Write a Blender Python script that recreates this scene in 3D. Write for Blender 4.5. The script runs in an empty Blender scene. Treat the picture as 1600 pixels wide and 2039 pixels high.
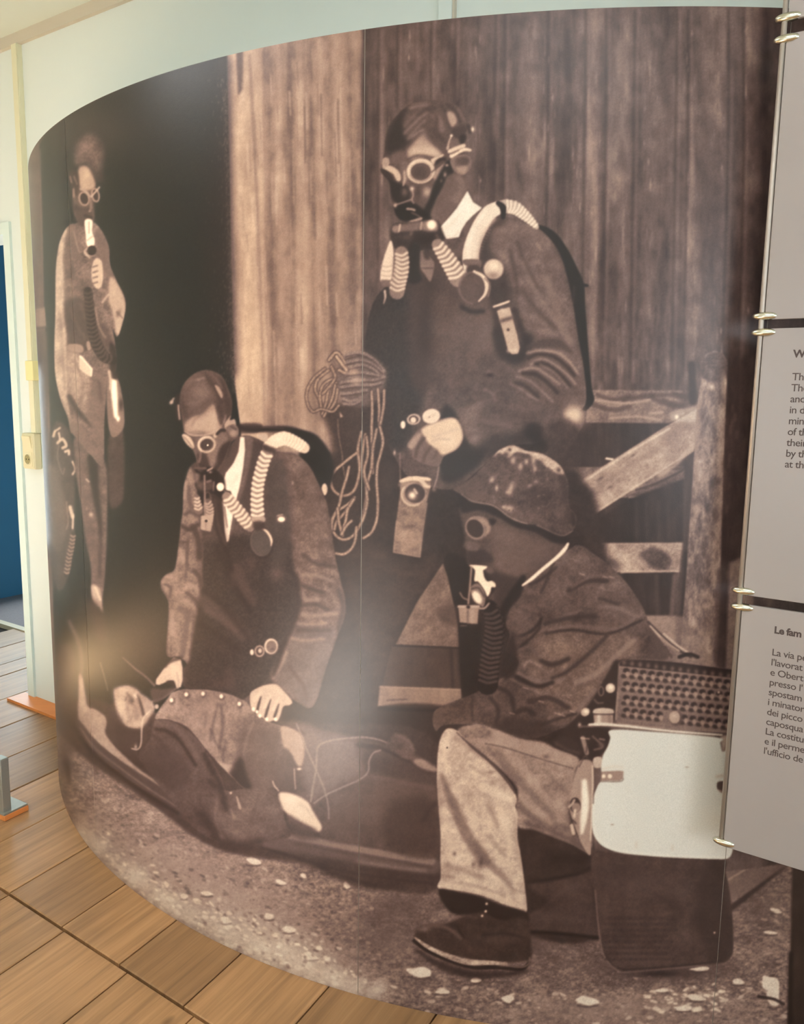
import bpy, bmesh, math
import numpy as np
from mathutils import Vector, Matrix

scene = bpy.context.scene
COL = scene.collection

# ---------------------------------------------------------------------------
# camera: hand-held phone, 1.47 m above the boards, tipped 8.4 degrees down
# ---------------------------------------------------------------------------
CAM_H, FPX, PITCH, ROLL = 1.4742, 1608.3, .1463, .0147
_f = np.array([0, math.cos(PITCH), -math.sin(PITCH)]); _u = np.array([0, math.sin(PITCH), math.cos(PITCH)]); _r = np.array([1., 0, 0])
CR = _r*math.cos(ROLL)+_u*math.sin(ROLL); CU = _u*math.cos(ROLL)-_r*math.sin(ROLL); CF = _f
cam = bpy.data.objects.new('camera', bpy.data.cameras.new('camera'))
cam.data.sensor_fit = 'HORIZONTAL'; cam.data.sensor_width = 36; cam.data.lens = 36*FPX/1600
cam.matrix_world = Matrix(((CR[0], CU[0], -CF[0], 0), (CR[1], CU[1], -CF[1], 0), (CR[2], CU[2], -CF[2], CAM_H), (0, 0, 0, 1)))
COL.objects.link(cam); scene.camera = cam

# room frame: U runs along the main wall, V from the wall into the room
WA = math.radians(-34); P0 = Vector((-1.75, 3.70, 0))
UD = Vector((math.cos(WA), math.sin(WA), 0)); VD = Vector((math.sin(WA), -math.cos(WA), 0))
def room(u, v, z=0): return P0+UD*u+VD*v+Vector((0, 0, z))

world = bpy.data.worlds.new('world'); scene.world = world; world.use_nodes = True
world.node_tree.nodes['Background'].inputs[0].default_value = (.62, .8, 1, 1)
world.node_tree.nodes['Background'].inputs[1].default_value = .35

def lamp(name, kind, energy, colour, **kw):
    d = bpy.data.lights.new(name, kind); d.energy = energy; d.color = colour
    o = bpy.data.objects.new(name, d); COL.objects.link(o)
    for k, v in kw.items(): setattr(d, k, v)
    return o
def aim(o, loc, direction):
    o.location = loc; o.rotation_euler = Vector(direction).to_track_quat('-Z', 'Y').to_euler()

# sun low behind the room, falling through the two tall windows of the rear wall
sun = lamp('sun', 'SUN', 150.0, (.80, .92, 1), angle=.012)
sun_dir = -VD*.88-UD*.08+Vector((0, 0, -.44)); aim(sun, (0, 0, 6), sun_dir)
# daylight entering the windows: two in the rear wall, plus unseen fill lights added at right and in the hall
l1 = lamp('daylight_rear', 'AREA', 14, (.95, .98, 1), shape='RECTANGLE', size=2.8, size_y=1.1); aim(l1, room(4.4, 5.46, 1.25), -VD)
l2 = lamp('daylight_tall', 'AREA', 8, (.90, .95, 1), shape='RECTANGLE', size=.8, size_y=1.0); aim(l2, room(2.1, 5.46, 1.4), -VD)
l3 = lamp('fill_right', 'AREA', 46, (.93, .97, 1), shape='RECTANGLE', size=2.2, size_y=1.5); aim(l3, room(6.36, 2.6, 1.55), -UD)
l4 = lamp('fill_hall', 'AREA', 20, (.8, .95, 1), shape='RECTANGLE', size=.9, size_y=1.2); aim(l4, room(-1.8, -1.1, 1.0), UD)
# two unseen overhead fill lights added to wash the photo panel
l5 = lamp('fill_overhead', 'AREA', 15, (.97, .98, 1), shape='RECTANGLE', size=1.4, size_y=.3); aim(l5, room(1.2, 1.75, 2.84), (0, 0, -1)); l5.rotation_euler[2] = WA
l6 = lamp('fill_overhead', 'AREA', 18, (.97, .98, 1), shape='RECTANGLE', size=1.4, size_y=.3); aim(l6, room(3.7, 2.0, 2.84), (0, 0, -1)); l6.rotation_euler[2] = WA

vs = scene.view_settings
vs.view_transform = 'Standard'; vs.look = 'None'; vs.exposure = 0.58; vs.gamma = 1.0; vs.use_curve_mapping = False
PRINT_GAIN = .83

# ---------------------------------------------------------------------------
# helpers
# ---------------------------------------------------------------------------
def tag(o, label=None, cat=None, group=None, kind=None):
    if label: o['label'] = label
    if cat: o['category'] = cat
    if group: o['group'] = group
    if kind: o['kind'] = kind
    return o

def srgb(r, g, b):
    return tuple((c/12.92 if c <= .04045 else ((c+.055)/1.055)**2.4) for c in (r/255, g/255, b/255))+(1,)

def material(name, col, rough=.6, metal=0, spec=.5, noise=None, bump=None, **kw):
    """plain procedural material; noise=(scale, amount, stretch) varies the colour, bump=(scale, strength)"""
    m = bpy.data.materials.new(name); m.use_nodes = True
    nt = m.node_tree; p = nt.nodes['Principled BSDF']
    p.inputs['Base Color'].default_value = col; p.inputs['Roughness'].default_value = rough
    p.inputs['Metallic'].default_value = metal; p.inputs['Specular IOR Level'].default_value = spec
    tc = nt.nodes.new('ShaderNodeTexCoord')
    if noise:
        mp = nt.nodes.new('ShaderNodeMapping'); mp.inputs['Scale'].default_value = noise[2]
        nz = nt.nodes.new('ShaderNodeTexNoise'); nz.inputs['Scale'].default_value = noise[0]; nz.inputs['Detail'].default_value = 5
        mx = nt.nodes.new('ShaderNodeMix'); mx.data_type = 'RGBA'
        mx.inputs[6].default_value = tuple(c*(1-noise[1]) for c in col[:3])+(1,)
        mx.inputs[7].default_value = tuple(min(1, c*(1+noise[1])) for c in col[:3])+(1,)
        nt.links.new(tc.outputs['Object'], mp.inputs['Vector']); nt.links.new(mp.outputs[0], nz.inputs['Vector'])
        nt.links.new(nz.outputs['Fac'], mx.inputs[0]); nt.links.new(mx.outputs[2], p.inputs['Base Color'])
    if bump:
        nb = nt.nodes.new('ShaderNodeTexNoise'); nb.inputs['Scale'].default_value = bump[0]; nb.inputs['Detail'].default_value = 3
        b = nt.nodes.new('ShaderNodeBump'); b.inputs['Strength'].default_value = bump[1]; b.inputs['Distance'].default_value = .002
        nt.links.new(tc.outputs['Object'], nb.inputs['Vector']); nt.links.new(nb.outputs['Fac'], b.inputs['Height']); nt.links.new(b.outputs[0], p.inputs['Normal'])
    return m

def mesh_obj(name, verts, faces, mat, parent=None, smooth=False):
    me = bpy.data.meshes.new(name); me.from_pydata([tuple(v) for v in verts], [], faces); me.update()
    if mat: me.materials.append(mat)
    if smooth:
        for p in me.polygons: p.use_smooth = True
    o = bpy.data.objects.new(name, me); COL.objects.link(o)
    if parent: o.parent = parent
    return o

def from_bm(name, bm, mat, parent=None, smooth=False):
    bmesh.ops.recalc_face_normals(bm, faces=bm.faces)
    me = bpy.data.meshes.new(name); bm.to_mesh(me); bm.free()
    if mat: me.materials.append(mat)
    if smooth:
        for p in me.polygons: p.use_smooth = True
    o = bpy.data.objects.new(name, me); COL.objects.link(o)
    if parent: o.parent = parent
    return o

def box(name, lo, hi, mat, parent=None, bevel=0, seg=2):
    bm = bmesh.new(); bmesh.ops.create_cube(bm, size=1)
    for v in bm.verts: v.co = Vector([lo[i]+(hi[i]-lo[i])*(v.co[i]+.5) for i in range(3)])
    if bevel: bmesh.ops.bevel(bm, geom=bm.edges[:], offset=bevel, segments=seg, affect='EDGES', profile=.5)
    return from_bm(name, bm, mat, parent, False)

def empty(name, loc, rz=0):
    o = bpy.data.objects.new(name, None); COL.objects.link(o); o.location = loc; o.rotation_euler = (0, 0, rz); o.empty_display_size = .05
    return o

# ---------------------------------------------------------------------------
# printed artwork of the curved exhibition panel: a sepia picture drawn with a
# small vector painter (one tone channel, one tint channel) and stored as the
# panel's print colour
# ---------------------------------------------------------------------------
AW, AH = 1720, 2260
TONE = np.zeros((AH, AW), np.float32)
TINT = np.zeros((AH, AW), np.float32)
CLIP = [None]
RNG = np.random.default_rng(7)

def vnoise(sx, sy, seed, w=AW, h=AH):
    r = np.random.default_rng(seed)
    gw, gh = int(w/sx)+3, int(h/sy)+3
    g = r.random((gh, gw)).astype(np.float32)*2-1
    xs = np.arange(w)/sx; ys = np.arange(h)/sy
    xi = xs.astype(int); yi = ys.astype(int)
    fx = (xs-xi).astype(np.float32); fy = (ys-yi).astype(np.float32)
    fx = fx*fx*(3-2*fx); fy = fy*fy*(3-2*fy)
    t = g[:, xi]*(1-fx)+g[:, xi+1]*fx
    return t[yi]*(1-fy)[:, None]+t[yi+1]*fy[:, None]

def ridge(sx, sy, seed): return 1-2*np.abs(vnoise(sx, sy, seed))
N_GRAIN = .30*vnoise(8, 60, 1)+.16*vnoise(3, 18, 2)+.55*vnoise(26, 170, 3)+.42*vnoise(13, 22, 31)+.5*vnoise(60, 300, 32)+.30*vnoise(24, 46, 33)
N_CLOTH = .45*vnoise(9, 9, 4)+.42*vnoise(4, 4, 5)+.6*vnoise(28, 30, 6)+.5*ridge(46, 34, 61)+.3*ridge(20, 16, 62)+.4*vnoise(2.3, 2.3, 63)
N_GRAV = .55*vnoise(12, 6, 8)+.6*vnoise(5, 3.4, 9)+.5*vnoise(44, 22, 10)+.45*vnoise(2.4, 2, 64)
N_FINE = .7*vnoise(2.2, 2.2, 11)+.5*vnoise(4.5, 4.5, 65)
N_BIG = .6*vnoise(70, 60, 12)+.4*vnoise(30, 30, 13)
N_POST = .5*vnoise(8, 20, 71)+.35*vnoise(4, 9, 72)+.55*vnoise(16, 46, 73)+.3*vnoise(2.5, 4, 74)
NZ = {'p': N_POST, 'w': N_GRAIN, 'c': N_CLOTH, 'g': N_GRAV, 'f': N_FINE, 'b': N_BIG}

def curve(p, closed, sub=6):
    p = np.asarray(p, float).reshape(-1, 2)
    if len(p) < 3: 
        if len(p) == 2:
            t = np.linspace(0, 1, 5)[:, None]
            return p[0]*(1-t)+p[1]*t
        return p
    if closed: q = np.vstack([p[-1:], p, p[:2]])
    else: q = np.vstack([2*p[:1]-p[1:2], p, 2*p[-1:]-p[-2:-1]])
    t = (np.arange(sub)/sub)[:, None, None]
    a, b, c, d = q[:-3], q[1:-2], q[2:-1], q[3:]
    o = .5*(2*b+(c-a)*t+(2*a-5*b+4*c-d)*t*t+(3*b-a-3*c+d)*t**3)
    o = o.transpose(1, 0, 2).reshape(-1, 2)
    return o if closed else np.vstack([o, p[-1:]])

def boxblur(m, r):
    for ax in (0, 1):
        for _ in range(2):
            n = 2*r+1
            pad = [(0, 0), (0, 0)]; pad[ax] = (r+1, r)
            c = np.cumsum(np.pad(m, pad, mode='edge' if False else 'constant'), axis=ax)
            m = (c[n:]-c[:-n])/n if ax == 0 else (c[:, n:]-c[:, :-n])/n
    return m

def raster(poly, soft=0):
    m = int(soft*2)+3
    x0 = max(0, int(poly[:, 0].min())-m); x1 = min(AW, int(poly[:, 0].max())+m+1)
    y0 = max(0, int(poly[:, 1].min())-m); y1 = min(AH, int(poly[:, 1].max())+m+1)
    if x1 <= x0+1 or y1 <= y0+1: return None
    W, H = x1-x0, y1-y0
    SS = 2
    acc = np.zeros((H*SS, W+2), np.float32)
    P = (poly-[x0, y0]); Q = np.roll(P, -1, 0)
    for (ax, ay), (bx, by) in zip(P, Q):
        if ay == by: continue
        s = 1.
        if ay > by: ax, ay, bx, by = bx, by, ax, ay; s = -1.
        r0 = max(0, math.ceil(ay*SS-.5)); r1 = min(H*SS-1, math.ceil(by*SS-.5)-1)
        if r1 < r0: continue
        r = np.arange(r0, r1+1)
        x = ax+((r+.5)/SS-ay)*(bx-ax)/(by-ay)
        x = np.clip(x, 0, W); xi = x.astype(int); f = x-xi
        acc[r, xi] += s*(1-f); acc[r, xi+1] += s*f
    a = np.clip(np.abs(np.cumsum(acc, 1)[:, :W]), 0, 1)
    a = a.reshape(H, SS, W).mean(1)
    if soft >= 1: a = boxblur(a, int(round(soft*.8)) or 1)
    return a, x0, y0, x1, y1

def comp(msk, tone, op, tint, tex, amp, mode):
    if msk is None: return
    a, x0, y0, x1, y1 = msk
    a = a*op
    if CLIP[0] is not None: a = a*CLIP[0][y0:y1, x0:x1]
    T = TONE[y0:y1, x0:x1]
    v = tone
    if tex: v = tone+amp*NZ[tex][y0:y1, x0:x1]
    if mode == 'm': T *= 1-a+a*tone
    elif mode == 'a': T += a*v
    else: T += a*(v-T)
    if mode == 'n':
        C = TINT[y0:y1, x0:x1]; C += a*((.05 if tint is None else tint)-C)

def F(p, tone, soft=1.5, op=1., t=None, tex=None, amp=0, mode='n', sm=1):
    """filled outline (smooth unless sm=0)"""
    q = curve(p, True) if sm else np.asarray(p, float).reshape(-1, 2)
    m = raster(q, soft); comp(m, tone, op, t, tex, amp, mode); return m

def S(p, w, tone, soft=1., op=1., t=None, tex=None, amp=0, mode='n', sm=1):
    """brush stroke; w is one width or a list along the path"""
    q = curve(p, False) if sm else np.asarray(p, float).reshape(-1, 2)
    d = np.gradient(q, axis=0); n = np.stack([-d[:, 1], d[:, 0]], 1)
    n /= np.linalg.norm(n, axis=1)[:, None]+1e-6
    wl = np.atleast_1d(np.asarray(w, float))
    ww = np.interp(np.linspace(0, 1, len(q)), np.linspace(0, 1, len(wl)), wl)[:, None]/2
    L = q+n*ww; R = q-n*ww
    def cap(c, a, r):
        th = np.linspace(-np.pi/2, np.pi/2, 7)[1:-1]+a
        return c+r*np.stack([np.cos(th), np.sin(th)], 1)
    a1 = math.atan2(d[-1, 1], d[-1, 0]); a0 = math.atan2(-d[0, 1], -d[0, 0])
    poly = np.vstack([R, cap(q[-1], a1, ww[-1]), L[::-1], cap(q[0], a0, ww[0])])
    comp(raster(poly, soft), tone, op, t, tex, amp, mode)

def B(x, y, rx, ry, tone, op=1., ang=0, t=None, mode='n'):
    """soft round touch"""
    R = int(max(rx, ry)*2.2)+2
    x0, x1, y0, y1 = max(0, int(x)-R), min(AW, int(x)+R), max(0, int(y)-R), min(AH, int(y)+R)
    if x1 <= x0 or y1 <= y0: return
    Y, X = np.mgrid[y0:y1, x0:x1].astype(np.float32); X -= x; Y -= y
    c, s = math.cos(math.radians(ang)), math.sin(math.radians(ang))
    u = (X*c+Y*s)/rx; v = (-X*s+Y*c)/ry
    comp((np.exp(-(u*u+v*v)*1.2), x0, y0, x1, y1), tone, op, t, None, 0, mode)

def E(x, y, rx, ry, tone, soft=1.2, op=1., ang=0, t=None):
    a = np.linspace(0, 2*np.pi, 28)[:-1]; c, s = math.cos(math.radians(ang)), math.sin(math.radians(ang))
    u, v = rx*np.cos(a), ry*np.sin(a)
    comp(raster(np.stack([x+u*c-v*s, y+u*s+v*c], 1), soft), tone, op, t, None, 0, 'n')

def RING(x, y, rx, ry, w, tone, soft=1., op=1., ang=0, a0=0, a1=360, t=None):
    a = np.radians(np.linspace(a0, a1, 26)); c, s = math.cos(math.radians(ang)), math.sin(math.radians(ang))
    u, v = rx*np.cos(a), ry*np.sin(a)
    S(np.stack([x+u*c-v*s, y+u*s+v*c], 1).ravel(), w, tone, soft, op, t, sm=0)

def clip(p=None, sm=1, soft=1.2):
    if p is None: CLIP[0] = None; return
    q = curve(p, True) if sm else np.asarray(p, float).reshape(-1, 2)
    m = raster(q, soft); full = np.zeros((AH, AW), np.float32)
    if m: full[m[2]:m[4], m[1]:m[3]] = m[0]
    CLIP[0] = full

def HOSE(p, w, n, light, dark, bow=.25, t=None, fill=None):
    """ribbed breathing hose: n rings across a bent tube"""
    S(p, w, dark if fill is None else fill, 1.2, 1, t)
    q = curve(p, False, 12); L = np.r_[0, np.cumsum(np.hypot(*np.diff(q, axis=0).T))]
    wl = np.atleast_1d(np.asarray(w, float))
    for i in range(n):
        s = (i+.5)/n*L[-1]
        c = np.array([np.interp(s, L, q[:, 0]), np.interp(s, L, q[:, 1])])
        c2 = np.array([np.interp(s+1, L, q[:, 0]), np.interp(s+1, L, q[:, 1])])
        d = c2-c; d /= np.linalg.norm(d)+1e-6; nn = np.array([-d[1], d[0]])
        r = np.interp(i/max(1, n-1), np.linspace(0, 1, len(wl)), wl)/2
        a, b = c+nn*r*.88-d*bow*r, c-nn*r*.88-d*bow*r
        S([*a, *(c+d*bow*r*.6), *b], L[-1]/n*.55, light, 1.1, .95, t)

def scatter(p, n, tone, smin, smax, op=.9, flat=.55, ang=0, sm=1, dt=25, seed=3):
    """loose stones and chips inside an outline"""
    q = curve(p, True) if sm else np.asarray(p, float).reshape(-1, 2)
    m = raster(q, 0)
    if m is None: return
    a, x0, y0, x1, y1 = m; r = np.random.default_rng(seed); k = 0
    while k < n:
        x, y = r.uniform(x0, x1-1), r.uniform(y0, y1-1)
        if a[int(y)-y0, int(x)-x0] < .5: 
            k += .2; continue
        s = smin+(smax-smin)*r.random()**2.2; e = s*flat*r.uniform(.7, 1.3)
        th = np.linspace(0, 2*np.pi, 8)[:-1]; rr = r.uniform(.75, 1.15, 7)
        A = math.radians(ang+r.uniform(-25, 25)); u, v = s*rr*np.cos(th), e*rr*np.sin(th)
        F(np.stack([x+u*math.cos(A)-v*math.sin(A), y+u*math.sin(A)+v*math.cos(A)], 1).ravel(),
          tone+r.uniform(-dt, dt), 1, op*r.uniform(.6, 1))
        k += 1

def zz(ox, oy, s):
    """control points measured on an enlarged part of the picture"""
    def f(*v):
        v = np.asarray(v, float).reshape(-1, 2)/s+[ox, oy]
        return v.ravel()
    return f

# ---- plank wall, dark doorway -------------------------------------------------
def art_background():
    TONE[:] = 97+N_GRAIN*25+N_BIG*10+N_POST*6
    TINT[:] = -.05
    r = np.random.default_rng(21)
    # board joints and light weathered streaks of the wall right of the doorway
    for x, w, tn, op, y0, y1 in [(770, 16, 70, .5, 30, 420), (758, 6, 135, .5, 60, 620), (822, 22, 120, .45, 30, 200), (842, 14, 70, .45, 30, 190),
                           (905, 26, 70, .5, 30, 330), (955, 14, 128, .4, 60, 300), (984, 20, 70, .55, 20, 420), (1010, 12, 122, .4, 40, 420),
                           (1058, 24, 132, .55, 20, 460), (1090, 14, 66, .6, 20, 470), (1110, 10, 60, .5, 250, 480), (1128, 18, 76, .5, 30, 420), (1148, 14, 136, .45, 60, 520),
                           (1180, 18, 142, .6, 20, 800), (1200, 12, 70, .5, 20, 760), (1240, 18, 132, .5, 20, 720), (1262, 16, 72, .55, 40, 760),
                           (1290, 16, 124, .4, 60, 780), (1322, 20, 70, .5, 30, 800), (1360, 14, 62, .55, 240, 780), (1376, 12, 140, .5, 210, 560), (1400, 14, 74, .4, 20, 700),
                           (1430, 20, 118, .4, 20, 640), (1465, 18, 72, .5, 40, 900), (1492, 22, 128, .4, 14, 260), (1520, 26, 50, .75, 14, 900), (1500, 20, 62, .4, 260, 900)]:
        S([x+4, y0, x+r.uniform(-3, 3), (y0*2+y1)/3, x+r.uniform(-4, 4), (y0+y1*2)/3, x-2-(x-800)*.03*(y1-y0)/1000, y1], [w*.5, w, w, w*.4], tn, 7, op*.85, tex='w', amp=26)
    for i in range(90):
        x = r.uniform(735, 1500); y = r.uniform(40, 740); l = r.uniform(20, 90)
        S([x, y, x+r.uniform(-2, 2), y+l/2, x-l*.02, y+l], r.uniform(3, 8), r.choice([64, 74, 130, 150]), 3.5, r.uniform(.2, .55))
    for i in range(60):
        x = r.uniform(1180, 1390); y = r.uniform(560, 780); l = r.uniform(20, 70)
        S([x, y, x-l*.03, y+l], r.uniform(3, 7), r.choice([62, 72, 128, 140]), 2.5, r.uniform(.25, .5))
    for x, y, rx, ry, tn in [(1085, 270, 5, 40, 172), (1098, 330, 6, 50, 150), (1172, 260, 6, 90, 158), (1186, 470, 7, 120, 150), (1180, 640, 8, 80, 148), (1378, 330, 6, 70, 160), (984, 250, 4, 30, 165), (905, 60, 10, 22, 150), (1230, 120, 9, 50, 138), (1250, 330, 8, 70, 128), (1440, 90, 10, 60, 132), (1490, 90, 9, 60, 150), (770, 470, 8, 70, 132), (760, 300, 6, 90, 140), (1290, 600, 10, 60, 130), (1040, 120, 12, 60, 132), (1130, 120, 6, 60, 66), (1000, 340, 10, 60, 74), (1330, 180, 14, 90, 76), (1420, 420, 14, 120, 80), (1225, 560, 10, 80, 74)]:
        B(x, y, rx, ry, tn, .6, t=0)
    for x, y0, y1 in [(752, 60, 560), (790, 40, 215), (858, 40, 205), (905, 40, 200), (985, 30, 410), (1003, 30, 400), (1090, 20, 470), (1164, 20, 600), (1205, 20, 760), (1262, 20, 760), (1346, 20, 780), (1368, 20, 780), (1448, 20, 700), (1478, 15, 900)]:
        q = [x+2, y0, x+r.uniform(-2, 2), y0*.6+y1*.4, x-(x-760)*.02*(y1-y0)/900, y1]
        S(q, [4, 5, 3], 58, 2.5, .55, t=0); S([v+(7 if i % 2 == 0 else 0) for i, v in enumerate(q)], [3, 5, 3], 140, 2.5, .4, t=0)
    for i in range(150):
        x = r.choice([770, 822, 950, 1058, 1085, 1098, 1148, 1178, 1186, 1240, 1290, 1376, 1430, 1492])+r.uniform(-9, 9); y = r.uniform(40, 740); l = r.uniform(8, 40)
        S([x, y, x-l*.02, y+l], [1, r.uniform(2, 5), 1], r.uniform(135, 180), 1.8, r.uniform(.25, .6), t=0)
    E(657, 223, 6, 8, 226, 1.2, 1); E(655, 222, 3, 4, 240, 1, 1)
    # warm light boards between doorway and seam
    F([446, 100, 720, 40, 722, 900, 470, 900], 140, 2, 1, t=.2, tex='w', amp=20, sm=0)
    F([446, 100, 522, 84, 532, 900, 470, 900], 166, 2, 1, t=.3, tex='w', amp=16, sm=0)
    F([470, 100, 484, 98, 484, 178, 474, 192], 98, 2, .9, sm=0)
    S([497, 110, 512, 400, 528, 850], 5, 118, 2, .6)
    for x, w, tn, op in [(540, 10, 112, .6), (558, 14, 160, .5), (580, 10, 108, .5), (600, 20, 172, .45), (622, 9, 110, .6), (640, 16, 165, .5), (660, 10, 112, .55), (678, 18, 160, .5), (700, 12, 122, .5), (714, 7, 165, .4)]:
        S([x-4, 80, x, 350, x+3, 600, x+4, 860], [w*.6, w, w, w*.6], tn, 4, op, t=.25, tex='w', amp=25)
    for i in range(70):
        x = r.uniform(530, 716); y = r.uniform(110, 800); l = r.uniform(30, 130)
        S([x, y, x+1, y+l/2, x+2, y+l], r.uniform(1.5, 4), r.choice([98, 108, 178, 188]), 1.5, r.uniform(.25, .5))
    for i in range(40):
        x = r.uniform(458, 530); y = r.uniform(150, 800); l = r.uniform(20, 90)
        S([x, y, x+2, y+l], r.uniform(1.5, 3), r.choice([125, 195]), 1.5, .35)
    B(495, 700, 40, 140, 192, .5, t=.45); B(620, 560, 60, 150, 165, .35, t=.45); B(600, 800, 70, 60, 130, .5, t=.4)
    # doorway
    D = [64, 320, 90, 268, 140, 226, 250, 172, 350, 138, 452, 110, 456, 300, 460, 520, 467, 760, 480, 860, 480, 1420, 60, 1420]
    F(D, 46, 1.5, 1, t=-.85, tex='f', amp=5, sm=0)
    S([447, 120, 452, 400, 462, 740], 26, 62, 9, .7, t=-.3)
    S([449, 180, 457, 520, 466, 780], 7, 96, 2, .5, tex='f', amp=40, t=0)
    clip(D, sm=0)
    for i in range(300):
        x = 440+20*r.random()+r.uniform(-40, 20)*r.random(); y = r.uniform(150, 760)
        B(x, y, 1.6, 3, r.uniform(95, 140), .35)
    B(170, 260, 130, 70, 84, .7, t=-.35); B(110, 420, 30, 150, 78, .6, t=-.5); B(430, 480, 34, 260, 52, .6, t=-.2)  # top-left lightening paints in haze reflected off the panel
    B(300, 520, 110, 260, 41, .7, t=-.9); B(310, 1000, 120, 160, 38, .5, t=-.6); B(280, 1290, 90, 90, 62, .7, t=.3)
    clip()
    # door post at the far left
    F([40, 240, 78, 285, 84, 420, 88, 620, 98, 800, 112, 1420, 60, 1500, 40, 1500], 116, 1.5, 1, t=.05, tex='w', amp=12, sm=0)
    S([80, 300, 88, 620, 98, 860], 3, 140, 1, .6)
    F([70, 616, 90, 612, 93, 650, 74, 654], 152, 1, 1, sm=0); S([72, 654, 94, 652], 4, 95, 1, .8)
    F([73, 662, 94, 660, 100, 830, 106, 1000, 92, 1150, 80, 900], 104, 2, .9, sm=0, tex='w', amp=10)

# ---- wooden rack at the right -------------------------------------------------
def art_rack():
    c = zz(1080, 640, 3.0)
    F(c(250, 600, 800, 600, 800, 2039, 250, 2039), 66, 2, 1, sm=0, tex='w', amp=18)
    F(c(270, 410, 900, 415, 930, 500, 760, 610, 260, 605), 128, 1.5, 1, sm=0, tex='c', amp=12)
    for p in [(330, 440, 420, 470, 520, 450), (480, 470, 600, 450, 740, 440, 880, 450), (650, 450, 720, 490, 860, 520), (780, 430, 850, 470, 900, 460), (300, 500, 420, 530, 520, 510), (720, 470, 800, 500, 880, 490)]:
        S(c(*p), 9, 84, 2, .7)
    for p in [(300, 470, 500, 490, 640, 470), (400, 580, 560, 570, 700, 590), (640, 550, 720, 545)]: S(c(*p), 5, 168, 1.5, .7)
    F(c(100, 870, 900, 870, 870, 930, 640, 1055, 100, 1055), 122, 1.5, 1, sm=0, tex='c', amp=12)
    F(c(520, 1040, 800, 910, 860, 905, 850, 940, 640, 1056), 100, 1.5, 1, sm=0, tex='g', amp=16); S(c(520, 1055, 640, 1050), 4, 168, 1, .8)
    S(c(770, 880, 860, 880), 6, 78, 1.5, .8); S(c(560, 1010, 700, 960, 840, 890), 4, 66, 1.5, .8)
    F(c(200, 1325, 850, 1322, 840, 1500, 300, 1500), 152, 1.5, 1, sm=0, tex='c', amp=18)
    F(c(590, 1380, 660, 1350, 730, 1380, 770, 1430, 740, 1480, 660, 1480, 620, 1430, 580, 1410), 80, 5, .95, tex='c', amp=14)
    F(c(330, 1420, 430, 1420, 470, 1480, 380, 1490), 92, 6, .8, tex='c', amp=10); S(c(470, 1500, 830, 1492), 4, 180, 1, .8); S(c(230, 1328, 840, 1326), 3, 182, 1, .8)
    F(c(480, 1510, 780, 1505, 770, 1760, 560, 1760), 58, 2, 1, sm=0, tex='w', amp=14); S(c(680, 1520, 690, 1750), 10, 84, 3, .6)
    F(c(600, 1760, 820, 1760, 830, 1920, 640, 1960), 150, 2, 1, sm=0, tex='c', amp=8)
    # dark gaps with faint boards
    F(c(250, 612, 740, 620, 340, 868, 100, 868), 62, 1.5, 1, sm=0, tex='w', amp=16)
    F(c(260, 1230, 520, 1060, 850, 940, 850, 1320, 250, 1325), 56, 2, 1, sm=0, tex='w', amp=14)
    for x in (560, 620, 690, 750): S(c(x, 1080, x+5, 1300), 6, 76, 2, .5)
    # inner upright
    F(c(850, 520, 910, 700, 880, 1300, 830, 1940, 790, 1960, 800, 1700, 840, 1300), 78, 2, 1, sm=0, tex='w', amp=14)
    S(c(890, 260, 900, 480), 15, 60, 3, .9); S(c(860, 1380, 840, 1700, 820, 1950), 9, 52, 2, .9); S(c(790, 1520, 770, 1760), 9, 120, 2, .7)
    # diagonal board
    F(c(120, 1020, 740, 625, 950, 510, 960, 560, 905, 770, 520, 1020, 200, 1225, 150, 1120), 160, 1.5, 1, sm=0, tex='c', amp=13, t=.05)
    S(c(200, 990, 460, 820, 760, 640), 5, 202, 1.5, .7); S(c(300, 1010, 560, 840, 800, 700), 9, 136, 4, .5)
    S(c(210, 1215, 520, 1012, 900, 775), 4, 196, 1.5, .6); S(c(700, 920, 800, 850, 910, 730), 9, 176, 3, .7)
    F(c(770, 540, 950, 510, 960, 560, 920, 640, 850, 600, 780, 600), 192, 2, .6, t=-.2); B(*c(800, 570), 4, 5, 235, 1); S(c(380, 820, 420, 826), 4, 228, 1, 1)
    S(c(740, 700, 820, 640, 900, 620), 14, 142, 4, .7)
    for q in [(400, 990), (540, 800), (340, 940)]: B(*c(*q), 8, 3, 105, .7, ang=-35)
    # main post with rounded head
    P = c(945, 330, 940, 230, 1000, 185, 1040, 180, 1090, 210, 1105, 270, 1100, 420, 1085, 800, 1070, 1300, 1040, 2039, 840, 2039, 860, 1500, 900, 900, 920, 560)
    F(P, 132, 1.5, 1, tex='p', amp=40, t=0)
    clip(P)
    F(c(950, 250, 1000, 195, 1050, 190, 1095, 240, 1090, 330, 1000, 360, 950, 320), 98, 3, .9, tex='g', amp=16)
    S(c(930, 400, 920, 700, 900, 1000), 14, 158, 5, .7); S(c(1080, 300, 1070, 800, 1050, 1300), 8, 166, 4, .5)
    r = np.random.default_rng(5)
    for i in range(60):
        y = r.uniform(300, 2030); x = 1000-(y-600)*.07+r.uniform(-85, 85)
        S(c(x, y, x-2, y+r.uniform(15, 50)), r.uniform(4, 10), r.choice([84, 74, 172, 186]), 4, r.uniform(.3, .6))
    S(c(1060, 1500, 1040, 2039), 14, 84, 4, .7); B(*c(1010, 390), 5, 6, 200, .9); B(*c(1095, 370), 4, 10, 205, .9); B(*c(960, 1890), 20, 50, 160, .4)
    clip()
    # boards right of the post
    F(c(1105, 260, 1240, 200, 1180, 2039, 1045, 2039, 1090, 800), 84, 2, .75, sm=0, tex='w', amp=18)
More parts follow.
